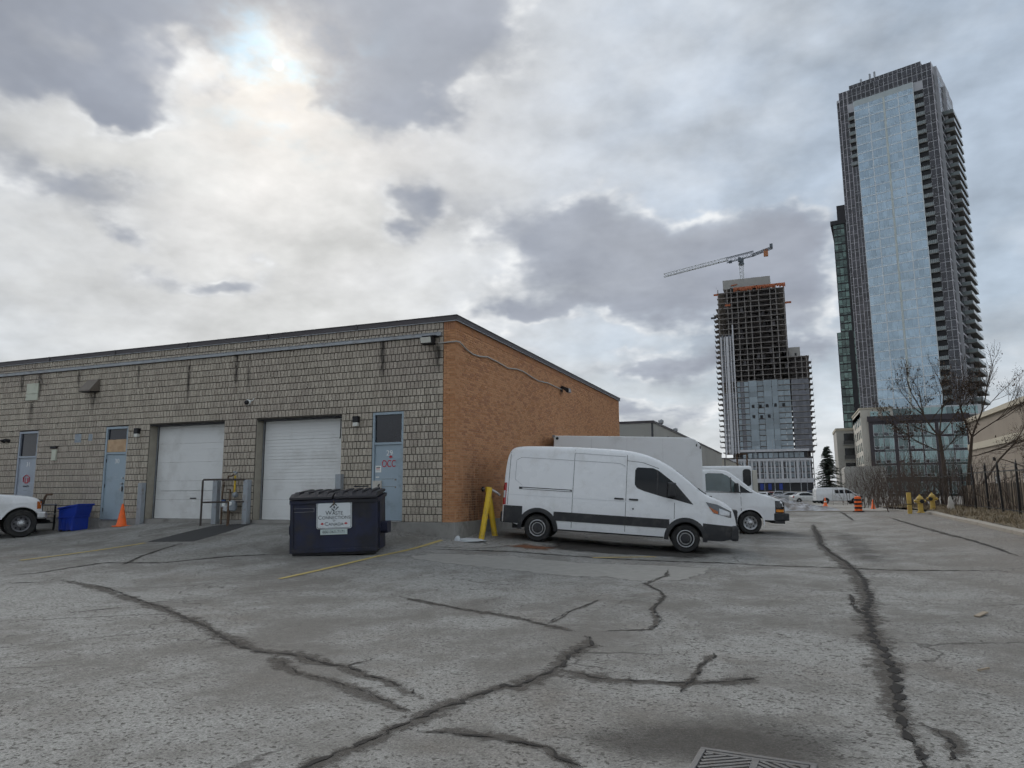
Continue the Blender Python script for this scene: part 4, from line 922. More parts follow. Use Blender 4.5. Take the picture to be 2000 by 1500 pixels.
for k in range(2): # two lids side by side
    x0=-.03+k*(DW/2+.03); x1=x0+DW/2+.0; l=MB().prism([(-.09,DH+.02),(-.085,DH+.075),(.12,DH+.155),(DD+.03,1.425),(DD+.03,1.36)],x0,x1,'x').build('lid',lidm,dp,bevel=.012)
    for j in range(4):
        a=x0+.07+j*(x1-x0-.1)/4; MB().prism([(-.06,DH+.08),(.12,DH+.19),(DD,1.455),(DD,1.42),(.12,DH+.15)],a,a+.12,'x').build('lid_rib',lidm,l,bevel=.015)
for x,s in ((0,-1),(DW,1)):
    MB().prism([(.50,.62),(.50,.46),(.60,.40),(1.25,.40),(1.25,.66),(.60,.66)],x+s*.0,x+s*.17,'x').build('fork_pocket',navy,dp,bevel=.01); MB().box(min(x,x+s*.05),.15,.10,max(x,x+s*.05),.22,DH-.05).build('side_rib',navy,dp)
MB().box(-.05,.2,.55,-.001,.55,.75).build('side_bracket',navy,dp)
sg=part('sign',dp,(.93,-.032,.84)); signw=mat('sign_white',(.66,.70,.72),.4,0,.04,4,dirt=(.45,.46,.45),dsc=5,damt=.4); ink=mat('sign_ink',(.03,.045,.055),.5,0,.1,8)
def rrect(w,h,r,n=5):
    P=[]
    for cx,cz,a0 in ((w/2-r,h/2-r,0),(-w/2+r,h/2-r,90),(-w/2+r,-h/2+r,180),(w/2-r,-h/2+r,270)):
        for k in range(n+1): a=R(a0+90*k/n); P.append((cx+r*math.cos(a),cz+r*math.sin(a)))
    return P
MB().prism(rrect(.76,.575,.05),-.002,.02).build('sign_board',signw,sg)
mb=MB(); o_,i_=rrect(.735,.55,.045),rrect(.717,.532,.04); n_=len(o_)
for k in range(n_):
    a,b,c,d=o_[k],o_[(k+1)%n_],i_[(k+1)%n_],i_[k]; mb.poly([(a[0],-.0045,a[1]),(b[0],-.0045,b[1]),(c[0],-.0045,c[1]),(d[0],-.0045,d[1])])
mb.build('sign_border',ink,sg)
def smallcaps(words,size,z,gap=.0):
    """capital initial larger than the rest, as on the sign"""
    big=text(words[0],size*1.25,'lettering',ink,sg,(0,-.0045,z+.004),ext=.001,align='LEFT'); sm=text(words[1:],size,'lettering',ink,sg,(0,-.0045,z-.004),ext=.001,align='LEFT')
    bw=max(v.co.x for v in big.data.vertices)+size*.08; sw=max(v.co.x for v in sm.data.vertices); tot=bw+sw; big.location.x=-tot/2; sm.location.x=-tot/2+bw
smallcaps('WASTE',.105,.045); smallcaps('CONNECTIONS',.094,-.050); text('OF',.045,'lettering',ink,sg,(0,-.0045,-.118),ext=.001); smallcaps('CANADA',.092,-.190)
for x in (-.255,.255): MB().prism(leaf_pts(.042,x,-.185),-.0065,-.002).build('maple_leaf',red_v,sg)
# diamond emblem of four pieces round an open centre
for a in range(4):
    q=R(90*a); P=[(-.015,.085),(.0,.10),(.062,.038),(.045,.02),(.03,.045),(.012,.05)]
    MB().prism([(x*math.cos(q)-z*math.sin(q),.175+x*math.sin(q)+z*math.cos(q)) for x,z in P],-.0065,-.002).build('emblem_piece',ink,sg)
MB().prism([(0,.205),(.022,.175),(0,.135),(-.022,.175)],-.0065,-.002).build('emblem_piece',ink,sg)
ph=part('phone_plate',dp,(.925,-.030,.485)); MB().box(-.29,-.002,-.058,.29,.012,.058).build('plate',mat('plate_green',(.52,.60,.58),.4,0,.05,5),ph); text('800-363-7171',.082,'lettering',ink,ph,(0,-.0045,0),ext=.001,sx=1.05)
MB().box(.06,-.0255,1.0,.50,-.0215,1.008).box(.06,-.0255,.925,.50,-.0215,.933).box(.49,-.0258,.925,.50,-.0212,1.008).build('chalk_mark',mat('chalk',(.20,.20,.21),.8),dp)
MB().tube([(.92,-.04,1.16),(.93,-.05,1.10),(.90,-.045,1.06)],.012,6).lathe([(.02,-.05),(.02,-.02)],8,(.91,0,1.07),'y').build('chain',rustp,dp)
MB().box(1.30,.30,1.44,1.62,.34,1.47).build('lid_bar',lidm,dp)
# ---- yellow bollards leaning together, ice, pipe
for (x,y),(tx,ty),h,lab in (((-7.62,17.12),(.21,.10),1.32,'front yellow steel bollard leaning inward at the foot of the brick wall'),((-7.58,18.0),(-.13,-.20),1.30,'rear yellow steel bollard leaning forward against its twin at the brick wall')):
    z=gz(x,y); t=tag(MB().tube([(x,y,z-.1),(x+tx,y+ty,z+h-.03),(x+tx,y+ty,z+h)],[.075,.075,.06],16).build('bollard',yellow_paint,angle=40),lab,'bollard','leaning bollards')
t=thing('wall_pipe','bent metal pipe outlet poking from the brick wall above the bollards','pipe',(XW,18.35,1.62)); MB().tube([(-.03,0,0),(.12,0,.0),(.30,.0,-.03),(.46,.02,-.12),(.52,.02,-.18)],.035,10).build('spout',steel,t,angle=40); MB().lathe([(.07,.0),(.07,.03)],14,(0,0,0),'x').build('flange',dark,t)
def blobmesh(name,label,cat,loc,sx,sy,sz,m,seed,n=18,kind=None):
    rs=random.Random(seed); mb=MB(); rows=[]
    for i in range(7):
        r=math.sin(i/6*math.pi/2); h=math.cos(i/6*math.pi/2)
        rows.append([(loc[0]+sx*r*math.cos(2*math.pi*j/n)*(1+rs.uniform(-.18,.18)*r),loc[1]+sy*r*math.sin(2*math.pi*j/n)*(1+rs.uniform(-.18,.18)*r),loc[2]+sz*h*(1+rs.uniform(-.15,.15))-.01) for j in range(n)])
    mb.grid(rows,True); o=mb.build(name,m,angle=60); return tag(o,label,cat)
ice=mat('old_ice',(.55,.58,.60),.35,0,.2,6,.4,18)
blobmesh('ice_patch','small grey patch of old ice at the foot of the yellow bollards','ice',(-7.75,16.75,gz(-7.75,16.75)),.42,.28,.07,ice,3)
blobmesh('rock','small pale lump beside the building corner','rock',(-8.0,16.55,gz(-8.0,16.5)),.09,.08,.13,ice,5,10)
# ---- bin, cone, cart
bn=thing('recycling_bin','blue plastic tilt bin on the ground left of door 30','bin',(-20.98,15.95,gz(-20.98,15.95)),(0,0,R(4))); bn.scale=(.72,.8,.92); bl=mat('bin_blue',(.012,.045,.36),.45,0,.15,3,dirt=(.03,.05,.22),dsc=4)
P=[(-.38,0),(.40,0),(.42,.42),(.52,.60),(.62,.86),(-.44,.74),(-.42,.45)]
MB().prism(P,-.35,.35,'y').build('tub',bl,bn,bevel=.03); MB().prism([(-.47,.70),(.65,.83),(.66,.89),(-.48,.76)],-.39,.39,'y').build('rim',bl,bn,bevel=.012); MB().prism([(-.43,.40),(.46,.44),(.47,.49),(-.44,.45)],-.37,.37,'y').build('ledge',bl,bn,bevel=.01)
for x in (-.25,.0,.25): MB().box(x,-.365,.04,x+.03,-.345,.40).build('tub_rib',bl,bn)
for x in (-.22,.25): MB().box(x-.06,-.37,-.03,x+.06,-.2,.04).build('foot',dark,bn)
def cone(label,loc,h,m=orange,band=None,grp='orange traffic cones'):
    t=thing('traffic_cone',label,'cone',loc,group=grp); MB().lathe([(h*.24,.03),(h*.21,.06),(h*.045,h*.97),(h*.03,h)],18).build('cone_body',m,t,angle=40)
    MB().box(-h*.27,-h*.27,0,h*.27,h*.27,.035).build('base',m,t,bevel=.01)
    if band:
        for z in band: MB().lathe([(h*(.235-.19*z)+.004,h*z),(h*(.235-.19*(z+.12))+.004,h*(z+.12))],18,caps=False).build('band',numw,t,angle=40)
cone('bright orange traffic cone standing beside door 30',(-19.05,16.05,gz(-19.05,16.05)),.68)
ct=thing('metal_cart','dark metal rack piled with scrap parts between the pickup and the blue bin','cart',(-22.6,15.75,gz(-22.6,15.75)))
for x in (-.62,.62):
    for y in (-.3,.3): MB().box(x-.02,y-.02,0,x+.02,y+.02,.86).build('leg',dark,ct)
for z in (.25,.52,.82): MB().box(-.65,-.33,z,.65,.33,z+.025).build('shelf',galv if z>.3 else dark,ct)
rs=random.Random(4)
for k in range(16):
    z=(.275,.545,.845)[k%3]; x=rs.uniform(-.5,.5); y=rs.uniform(-.22,.22); a,b,c=rs.uniform(.06,.16),rs.uniform(.05,.1),rs.uniform(.06,.15)
    if k%2: MB().lathe([(a*.7,0),(a,c*.3),(a*.8,c),(a*.3,c*1.1)],12,(x,y,z)).build('scrap_part',dark,ct,angle=40)
    else: MB().box(x-a,y-b,z,x+a,y+b,z+c).build('scrap_part',mat('scrap_grey',(.06,.06,.06),.6,.4,.3,9),ct,bevel=.01)
MB().tube([(.45,0,.84),(.52,0,1.05),(.62,-.02,1.15),(.85,-.02,1.15)],.035,8).build('exhaust_pipe',rustp,ct,angle=40)
# ---- catch basin grate in the foreground
gb=thing('drain_grate','square slotted iron catch basin grate set in the asphalt','drain',(-.33,4.47,gz(-.33,4.47)),(0,0,R(-4))); iron=mat('cast_iron',(.17,.165,.16),.6,.5,.25,14,.4,60,dirt=(.10,.075,.05),dsc=12,damt=.5)
S=.335
MB().box(-S,-S,-.05,S,S,-.012).build('pit',dark,gb)
for x0,y0,x1,y1 in ((-S,-S,S,-S+.035),(-S,S-.035,S,S),(-S,-S+.035,-S+.035,S-.035),(S-.035,-S+.035,S,S-.035)): MB().box(x0,y0,-.05,x1,y1,.014).build('frame_bar',iron,gb,bevel=.004)
def clip_bar(c,ang,wd):
    pass
# slotted plate: slanted ribs in two facing fields with a spine between
I=S-.042
MB().box(-I,-I,-.03,I,-I+.03,.010).build('plate_rim',iron,gb); MB().box(-I,I-.03,-.03,I,I,.010).build('plate_rim',iron,gb); MB().box(-.02,-I+.03,-.03,.02,I-.03,.0105).build('plate_spine',iron,gb)
for sx in (-1,1):
    for k in range(-3,10):
        # rib from the outer edge to the spine, rising inward
        xa,xb=sx*I,sx*.02; ya=-I+.03+k*.055; yb=ya+ .20
        lo,hi=-I+.03,I-.03
        t0=max(0,(lo-ya)/(yb-ya)); t1=min(1,(hi-ya)/(yb-ya))
        if t1-t0<.1: continue
        a=(xa+(xb-xa)*t0,ya+(yb-ya)*t0,-.01); b=(xa+(xb-xa)*t1,ya+(yb-ya)*t1,-.01)
        MB().bar(a,b,.026,.038).build('grate_rib',iron,gb)
# ---- litter on the lot
woodm=mat('wood_chip',(.33,.27,.20),.8,0,.2,9)
for (x,y,l,a,lab) in ((2.08,10.73,.30,60,'pale splintered board lying on the asphalt beside the long crack'),(3.6,11.2,.16,10,'short wood offcut lying on the asphalt near the curb'),(1.45,7.6,.10,20,'thin dark twig lying near the long crack')):
    z=gz(x,y); c,s_=math.cos(R(a)),math.sin(R(a)); tag(MB().bar((x-c*l/2,y-s_*l/2,z+.012),(x+c*l/2,y+s_*l/2,z+.03),.06 if l>.12 else .015,.015).build('wood_scrap',woodm),lab,'wood')
# ================================================================== curb strip, fence and roadside things on the right
cz=lambda x,y:gz(x,y)
mb=MB(); ysq=np.linspace(-4,38.5,60)
curb_m=mat('curb_concrete',(.29,.265,.225),.9,0,.25,3,.4,30,dirt=(.16,.14,.12),dsc=3,damt=.6)
cx=lambda y:5.55+.25*math.sin(y*.07)
mb.grid([[(cx(y),y,cz(cx(y),y)-.1),(cx(y)+.01,y,cz(cx(y),y)+.10),(cx(y)+.04,y,cz(cx(y),y)+.12),(cx(y)+.26,y,cz(cx(y),y)+.13),(cx(y)+.28,y,cz(cx(y),y)-.1)] for y in ysq]); struct(mb.build('curb',curb_m,angle=40))
soil=mat('verge_soil',(.12,.095,.065),.95,0,.4,1.5,.6,20,.2,c2=(.17,.14,.09))
mb=MB(); xq=np.linspace(0,1,14)
mb.grid([[(cx(y)+.27+(16-cx(y))*t,y,cz(cx(y)+.3+(16-cx(y))*t,y)+.10+.05*math.sin(7*t+y)*.5+.03*random.random()) for t in xq] for y in np.linspace(-4,62,90)]); struct(mb.build('verge',soil,angle=60))
mb=MB(); rs=random.Random(11)
for k in range(9000):  # dry grass and leaf litter
    y=rs.uniform(14,58); x=cx(min(y,38))+.3+abs(rs.gauss(0,1.6)); 
    if x>10: continue
    z=cz(x,y)+.10; h=rs.uniform(.04,.20); a=rs.uniform(0,6.28); w_=rs.uniform(.006,.02); mb.rnd(rs.random())
    mb.poly([(x-w_*math.cos(a),y-w_*math.sin(a),z),(x+w_*math.cos(a),y+w_*math.sin(a),z),(x+rs.gauss(0,.08),y+rs.gauss(0,.08),z+h)])
litter=mat('dry_grass',(.20,.155,.095),.9,0,.3,2,rnd=.6); stuff(tag(mb.build('dry_grass',litter,rnd=True,fix=False),'dry grass and leaf litter along the verge under the fence','grass'))
# retaining wall of weathered boards
wb=thing('board_wall','weathered board wall standing behind the black metal fence','wall',(9.35,0,0)); boardm=mat('weathered_board',(.17,.135,.10),.9,0,.3,4,.4,25,.2,rnd=.5,c2=(.115,.095,.075),dirt=(.06,.05,.045),dsc=2.5,damt=.6)
bms=[]
for k in range(6): bms.append(MB().rnd(k/5).box(0,0,0,.03,.19,1.28).mesh('board',boardm,rnd=True))
for k in range(150):
    y=20.5+k*.196; z=cz(9.35,y); inst(rs.choice(bms),'board',wb,(rs.uniform(-.01,.012),y,z+.05+rs.uniform(-.01,.015)-max(0,(y-40)*.004)),(rs.uniform(-.01,.01),0,0))
MB().box(.035,20.5,.55,.09,49.9,.65).box(.035,20.5,1.35,.09,49.9,1.45).build('rail',boardm,wb)
# black metal fence
fn=thing('metal_fence','black metal fence with tall pointed posts and wire along the verge','fence',(8.3,0,0)); blackm=mat('black_metal',(.018,.017,.017),.6,.4,.3,6)
pm=MB().prism([(-.04,-.1),(.04,-.1),(.04,1.98),(.0,2.22),(-.04,1.98)],-.04,.04,'y').mesh('post',blackm)
py_=[21,24,27,30.2,32.6,34.1,36.6,39.1,41.4,44.2,47.4,50.5]
for y in py_: inst(pm,'post',fn,(rs.uniform(-.02,.02),y,cz(8.3,y)+.08),(R(rs.uniform(-1.5,1.5)),R(rs.uniform(-2,1)),0))
for a,b in zip(py_[:-1],py_[1:]):
    za,zb_=cz(8.3,a)+.08,cz(8.3,b)+.08
    MB().bar((0,a,za+1.78),(0,b,zb_+1.76),.05,.05).build('top_rail',blackm,fn); MB().bar((0,a,za+.15),(0,b,zb_+.15),.04,.04).build('bottom_rail',blackm,fn)
    for h in (1.95,2.08): MB().tube([(.0,a,za+h),(rs.uniform(-.02,.02),(a+b)/2,(za+zb_)/2+h-.06),(0,b,zb_+h)],.007,4).build('wire',blackm,fn)
mb=MB()
for a,b in zip(py_[:-1],py_[1:]):
    n=int((b-a)/.42)
    for k in range(1,n):
        y=a+(b-a)*k/n; z=cz(8.3,y)+.08; mb.bar((0,y,z+.1),(rs.uniform(-.05,.05),y+rs.uniform(-.1,.1),z+1.76),.018,.018)
stuff(mb.build('picket',blackm,fn))
# hydrants, bollard post, bag, construction barrel, cones
ochre=mat('hydrant_ochre',(.52,.35,.075),.55,0,.15,5,.1,30,dirt=(.25,.17,.08),dsc=6,damt=.6)
def hydrant(label,loc,rz):
    t=thing('fire_hydrant',label,'hydrant',loc,(0,0,rz),'yellow fire hydrants')
    MB().lathe([(.17,0),(.17,.04),(.115,.05),(.11,.42),(.15,.43),(.15,.47),(.125,.48),(.12,.60),(.15,.62),(.15,.65),(.11,.72),(.05,.78),(.03,.79),(.03,.84),(.001,.84)],18).build('barrel',ochre,t,angle=35)
    for s in (-1,1): MB().lathe([(.055,.08),(.055,.19),(.07,.19),(.07,.23),(.03,.24),(.03,.27)],12,(0,0,.53),'x').build('hose_cap',ochre,t,angle=35,rot=(0,0,0 if s>0 else math.pi))
    MB().lathe([(.075,-.08),(.075,-.18),(.09,-.18),(.09,-.22),(.03,-.24)],14,(0,0,.52),'y').build('pumper_cap',dark,t,angle=35)
hydrant('yellow fire hydrant right beside the square yellow post',(5.36,37.9,cz(5.36,37.9)+.06),R(20)); hydrant('yellow fire hydrant beside the pale sack at the fence corner',(6.25,40.4,cz(6.25,40.4)+.10),R(-30))
pt=thing('bollard_post','square yellow wooden post next to a fire hydrant','post',(4.98,38.4,cz(4.98,38.4))); MB().box(-.09,-.09,-.1,.09,.09,.98).build('post',ochre,pt,bevel=.012); MB().box(-.095,-.095,.42,.095,.095,.46).build('strap',dark,pt)
blobmesh('sack','crumpled pale sack leaning at the end of the fence','bag',(6.95,40.0,cz(6.95,40)+.10),.16,.16,.62,mat('sack_white',(.50,.47,.42),.8,0,.2,7,.3,14),8,10)
bz=cz(2.98,40.9); br=thing('construction_barrel','orange and black striped construction marker drum on the far pavement','barrel',(2.98,40.9,bz),group=None)
for k in range(7): MB().lathe([(.185-.004*k,.06+k*.10),(.183-.004*k,.16+k*.10)],20,caps=(k in (0,6))).build('stripe',orange if k%2==0 else dark,br,angle=40)
MB().lathe([(.27,0),(.27,.05),(.19,.06)],20).build('base',rubber,br); MB().lathe([(.16,.76),(.10,.78),(.05,.80)],16).build('cap',orange,br)
cone('small orange cone at the far edge of the driveway beside the bushes',(4.75,53.0,cz(4.75,53)),.62); cone('small orange cone nearest the fire hydrant post among the bushes',(6.0,46.5,cz(6.0,46.5)+.05),.40); cone('small orange cone in front of the far windowed van',(3.1,88,cz(3.1,88)),1.0,band=(.45,))
# ------------------------------------------------------------------ far edge of the lot: lip, second lot, snow heap
mb=MB(); lip=[(-8,41.5),(-3,41.5),(-.4,41.3),(2,41.6),(4.9,41.8),(5.6,40.5)]
LP=resample(lip,.4); mb.grid([[(p[0],p[1]+dy_,cz(p[0],p[1])+h+.012*math.sin(i*1.7)) for dy_,h in ((-.16,-.05),(-.14,.05),(.10,.06),(.14,-.05))] for i,p in enumerate(LP)]); struct(mb.build('pavement_lip',curb_m,angle=40))
pale=overlay('far_pavement',(.30,.285,.255),1.6,1.2,thr=(.05,.5)); patch('far_pavement',[(.6,42),(4.8,42),(6,60),(8,110),(-2,110),(1,60)],pale,.004,1.2,.8)
mb=MB(); nS=60; rs=random.Random(21); rows=[]
sn=np.random.RandomState(5).rand(80,80)
def snz(u,v): return max(0,(1-u*u)*(1-v*v))**.6
for i in range(nS):
    row=[]
    for j in range(40):
        u=-1+2*i/(nS-1); v=-1+2*j/39; x=-1.8+u*4.2; y=47.5+v*3.6; h=snz(u,v)*(.80-.40*u)*(.75+.5*sn[i//3,j//3])*(1 if abs(u)<1 else 0)+rs.uniform(-.05,.05)*(1 if abs(u)<.97 and abs(v)<.97 else 0)
        row.append((x,y,cz(x,y)-.02+max(-.02,h*.92)))
    rows.append(row)
mb.grid(rows); snowm=mat('dirty_snow',(.36,.37,.39),.8,0,.25,2,.8,9,c2=(.16,.145,.135),dirt=(.10,.09,.08),dsc=4.5,damt=.8); stuff(tag(mb.build('snow_heap',snowm,angle=70),'dirty heap of ploughed snow at the far edge of the lot','snow'))
CARC=[((.55,.56,.58),'silver'),((.06,.06,.065),'black'),((.62,.63,.64),'white'),((.09,.10,.12),'charcoal'),((.66,.67,.67),'ivory'),((.40,.41,.43),'grey'),((.30,.025,.03),'red'),((.50,.48,.36),'sand'),((.08,.09,.14),'navy')]
spots=[(-9.5,112,60),(-7.0,114,95),(-4.6,111,80),(-2.4,116,85),(-.6,106,20),(1.2,114,190),(-5.6,124,5),(-2.5,128,90),(1.0,126,0)]
for (x,y,a),(c,nm) in zip(spots,CARC):
    w_={'silver':'silver car half hidden at the left end of the far row','black':'black car in the far row behind the snow heap','white':'white car parked in the far row','charcoal':'charcoal car parked in the far row','ivory':'white car turned side-on at the front of the far row','red':'red car at the back of the far row','grey':'grey car parked in the far row','sand':'sand coloured car in the far row','navy':'navy car behind the others in the far row'}[nm]
    car(w_,(x,y,-.45),R(a),c,tall=.15 if nm in('charcoal','navy') else 0)
# reefer-style box body seen past the box truck cab
rf=thing('box_trailer','white box trailer with black oval window panel seen behind the box truck','trailer',(-3.9,52,cz(-3.9,52)),(0,0,R(18)))
MB().box(-2.6,-1.1,.8,1.0,1.1,3.0).build('trailer_box',box_white,rf,bevel=.15); MB().prism(rrect(.55,1.15,.2),-1.116,-1.08).build('window',auto_glass,rf,loc=(.62,0,2.2))
for x in (-1.6,): 
    for s in (-1,1): wheel(rf,x,s*.9,.4,.25,'plain',s)
MB().box(-2.2,-.5,.5,1.6,.5,.78).build('chassis',dark,rf); MB().box(1.02,-1.0,.82,1.35,1.0,2.7).build('front_unit',mat('unit_cream',(.50,.48,.42),.6),rf,bevel=.04)
# ================================================================== background buildings
stucco_g=mat('stucco_grey',(.36,.35,.32),.9,0,.1,.5,dirt=(.27,.26,.24),dsc=.4); 
def shed(name,label,x0,x1,y0,y1,h,m,vents=()):
    t=thing(name,label,'building',(x0,y0,0)); W=x1-x0; D_=y1-y0
    MB().box(0,0,-.8,W,D_,h).build('wall',m,t); MB().box(-.06,-.06,h,W+.06,D_+.06,h+.16).build('roof_edge',fascia_m,t)
    MB().box(W-.14,-.008,-.5,W+.008,.0,h-.02).build('corner_joint',seam,t)
    for y,hh in vents: MB().lathe([(.12,h),(.12,h+hh*.6),(.22,h+hh*.75),(.22,h+hh),(.05,h+hh*1.1)],12,(W-.8,y,0)).build('roof_vent',galv,t)
    for y in (D_*.25,D_*.5): MB().box(W,y,h-1.6,W+.25,y+.3,h-1.2).build('wall_lamp',dark,t)
    for y in (D_*.12,D_*.3): MB().box(W+.001,y,h-.75,W+.012,y+.4,h-.55).build('louvre',dark,t)
    return t
shed('grey_warehouse','plain grey stucco warehouse behind the brick building',-34,-9,50,101,6.2,stucco_g,((8,.9),(15.5,.8)))
shed('low_workshop','low beige workshop far behind the box truck',-26,-9.5,112,160,6.0,mat('stucco_tan',(.42,.39,.33),.9,0,.1,.5))
rk=thing('steel_rack','rusty steel frame rack at the end of the grey warehouse','rack',(-7.9,112,-.45))
for x in (0,1.4):
    for y in (0,2): MB().box(x,y,0,x+.12,y+.12,7.2).build('upright',rustp,rk)
for z in (3.2,5.0,7.1): MB().box(0,0,z,1.52,2.12,z+.1).build('deck',rustp,rk)
# beige hall on the right
bh=thing('beige_hall','large beige stucco hall with cream bands behind the bare trees','building',(22,0,0)); beige=mat('stucco_beige',(.25,.212,.17),.9,0,.12,.25,dirt=(.20,.17,.135),dsc=.35); cream=mat('cream_band',(.42,.38,.30),.85,0,.08,.4)
MB().box(0,62,-.5,40,110.3,10.1).build('wall',beige,bh); MB().box(-.35,61.6,9.95,40,110.6,10.5).build('parapet',cream,bh); MB().box(-.22,61.8,6.35,.0,110.5,7.15).build('band',cream,bh)
for y in (84,98): MB().box(-.25,y,4.6,0,y+.3,5.0).build('wall_lamp',dark,bh)
for y in (70,80,90,100): MB().box(-.012,y,-.4,.0,y+.06,6.3).build('wall_joint',mat('beige_joint',(.25,.22,.18),.9),bh)
car('black car parked above the board wall beside the beige hall',(12.6,43.5,.62),R(95),(.03,.03,.034),grp='cars above the board wall',tall=.05); car('dark grey car parked above the board wall nearer the end of the fence',(12.4,37.2,.62),R(92),(.07,.075,.08),grp='cars above the board wall')
for y,lab in ((39.6,'pale grey post standing behind the board wall near the dark cars'),(34.9,'pale grey post behind the board wall at the dark grey car'),(44.6,'leaning pale post behind the board wall at the bare tree')):
    t=thing('sign_post',lab,'post',(10.0,y,.5),(R(3),0,0),'pale posts behind the board wall'); MB().box(-.10,-.02,0,.10,.02,1.62).build('post',box_white,t,bevel=.01); MB().box(-.11,-.025,1.62,.11,.025,1.68).build('cap',galv,t)
# ------------------------------------------------------------------ facade helpers (local frame: x right, y away, z up)
def pane_mesh(w_,h_,m,k,t=.05): return MB().rnd(k).box(0,-t,0,w_,0,h_).mesh('pane',m,rnd=True)
class Panes:
    """window panes of one building: the first `limit` become objects, the others one stuff part"""
    def __init__(s,parent,limit=280): s.p=parent; s.n=0; s.lim=limit; s.c={}; s.rest={}
    def add(s,x,z,w_,h_,m,y=0.0,rz=0.0,obj=True,base=(0,0)):
        k=random.random()
        if obj and s.n<s.lim and rz==0:
            key=(round(w_,2),round(h_,2),m.name,int(k*6))
            if key not in s.c: s.c[key]=pane_mesh(w_,h_,m,(key[3]+.5)/6)
            inst(s.c[key],'window_pane',s.p,(x,y,z)); s.n+=1
        else:
            mb=s.rest.setdefault(m.name,(MB(),m))[0]; mb.rnd(k)
            if rz==0: mb.box(x,y-.05,z,x+w_,y,z+h_)
            else: mb.box(y,x,z,y+.05,x+w_,z+h_)   # on a side face: x runs along depth, y is the plane
    def done(s):
        for mb,m in s.rest.values(): stuff(mb.build('window_panes',m,s.p,rnd=True))
# ---- glass tower
tw=thing('glass_tower','tall dark residential tower with a pale blue glass front and balconies','tower',(45.86,235.0,0),(0,0,math.atan2(-.33238,.94314)))
tg_blue=glass('curtain_glass',(.37,.48,.57),.06,.12,.45); tg_dark=glass('tower_dark_glass',(.036,.035,.042),.10,.5,.2); mull=mat('mullion_grey',(.40,.405,.425),.5,.2,.05,.2); mull_b=mat('mullion_blue',(.60,.68,.72),.4,.3,.06,.1); spand=mat('spandrel',(.06,.05,.06),.4,.2,.2,.2); slabc=mat('balcony_concrete',(.20,.205,.195),.8,0,.15,.3); rail_g=mat('rail_glass',(.17,.20,.20),.15,.1,.3,.4)
pn=Panes(tw,285)
def tbox(nm,x0,x1,y0,y1,z0,z1,m=spand): return MB().box(x0,y0,z0,x1,y1,z1).build(nm,m,tw)
tbox('tower_block',-26.0,.9,0,24,0,130.9,mull); tbox('side_bay',-26.95,-26.0,.5,20,0,128.8,mull); tbox('penthouse',-22.8,-1.9,.25,14,130.9,132.4,mull); tbox('rear_block',.9,1.7,3.4,24,0,130.9,mull); tbox('rear_block',1.7,2.4,11.5,24,0,127.5,mull)
FH=2.95; z0=25.2; NF=34
# flat dark panels on the front, painting the shade of recessed balcony shafts
tbox('balcony_shaft_shade',-4.4,-1.9,-.004,.5,25,123,dark); tbox('balcony_shaft_shade',-23.6,-21.6,-.004,.5,104,123,dark)
cw=tbox('curtain_wall',-21.6,-4.5,-.55,.0,25,125.9,mull_b)
for f in range(NF):
    z=z0+f*FH
    for k in range(12):
        x=-21.5+k*1.412
        pn.add(x+.04,z+.70,1.32,FH-.80,tg_blue,-.55,obj=(f>=NF-24)); pn.add(x+.04,z+.10,1.32,.50,tg_blue,-.55,obj=False)
def darkgrid(x0,x1,za,zb,n,yp,split=True):
    w_=(x1-x0)/n; nf=int(round((zb-za)/FH)); fh=(zb-za)/nf
    for f in range(nf):
        for k in range(n):
            pn.add(x0+k*w_+.08,za+f*fh+.95,w_-.16,fh-1.05,tg_dark,yp,obj=False); pn.add(x0+k*w_+.08,za+f*fh+.08,w_-.16,.78,tg_dark,yp,obj=False)
darkgrid(-26.0,-23.6,0,125.9,2,0); darkgrid(-23.6,-21.6,0,104,2,0); darkgrid(-1.9,.9,0,125.9,2,0); darkgrid(-26.9,-26.05,0,128,1,.5); darkgrid(-26,.9,125.9,130.9,20,0); darkgrid(-22.8,-1.9,130.9,132.4,16,.25)
for f in range(40):   # side faces
    z=2+f*3.15
    for (a,b,xp) in ((.2,3.2,.9),(3.6,11.3,1.7),(11.8,23.8,2.4)):
        n=max(1,int((b-a)/1.6)); w_=(b-a)/n
        for k in range(n):
            if z+3<(130.5 if xp<2 else 127): pn.add(a+k*w_+.1,z+.3,w_-.2,2.5,tg_dark,xp,1,False)
bal_f=MB().box(0,-.55,0,2.5,1.0,.2).mesh('balcony',slabc); rail_f=MB().box(.0,-.55,.2,2.5,-.50,1.2).mesh('railing',rail_g)
mbp=MB()
for k in range(6): mbp.box(k*.49,-.59,.2,k*.49+.06,-.555,1.24)
railpost_f=mbp.mesh('railing_bars',mull)
bal_s=MB().box(0,0,0,2.5,14,.28).mesh('balcony',slabc); rail_s=MB().box(0,-.03,.28,2.5,.03,1.25).box(2.45,.03,.28,2.5,14,1.25).mesh('railing',rail_g)
for f in range(33):
    z=26.5+f*2.93
    b=inst(bal_f,'balcony',tw,(-4.42,0,z)); inst(rail_f,'railing',b); stuff(inst(railpost_f,'railing_bars',b))
    if f<32: b=inst(bal_s,'balcony',tw,(1.6,10.2,z)); inst(rail_s,'railing',b)
for f in range(7):
    b=inst(bal_f,'balcony',tw,(-23.7,0,104.5+f*2.6)); b.scale=(.82,1,1); inst(rail_f,'railing',b); stuff(inst(railpost_f,'railing_bars',b))
for x in (-26.0,-24.8,-23.6,.82): MB().box(x,-.22,0,x+.14,.0,130.9).build('fin',mat('fin_light',(.52,.50,.53),.5,.2,.05,.3),tw)
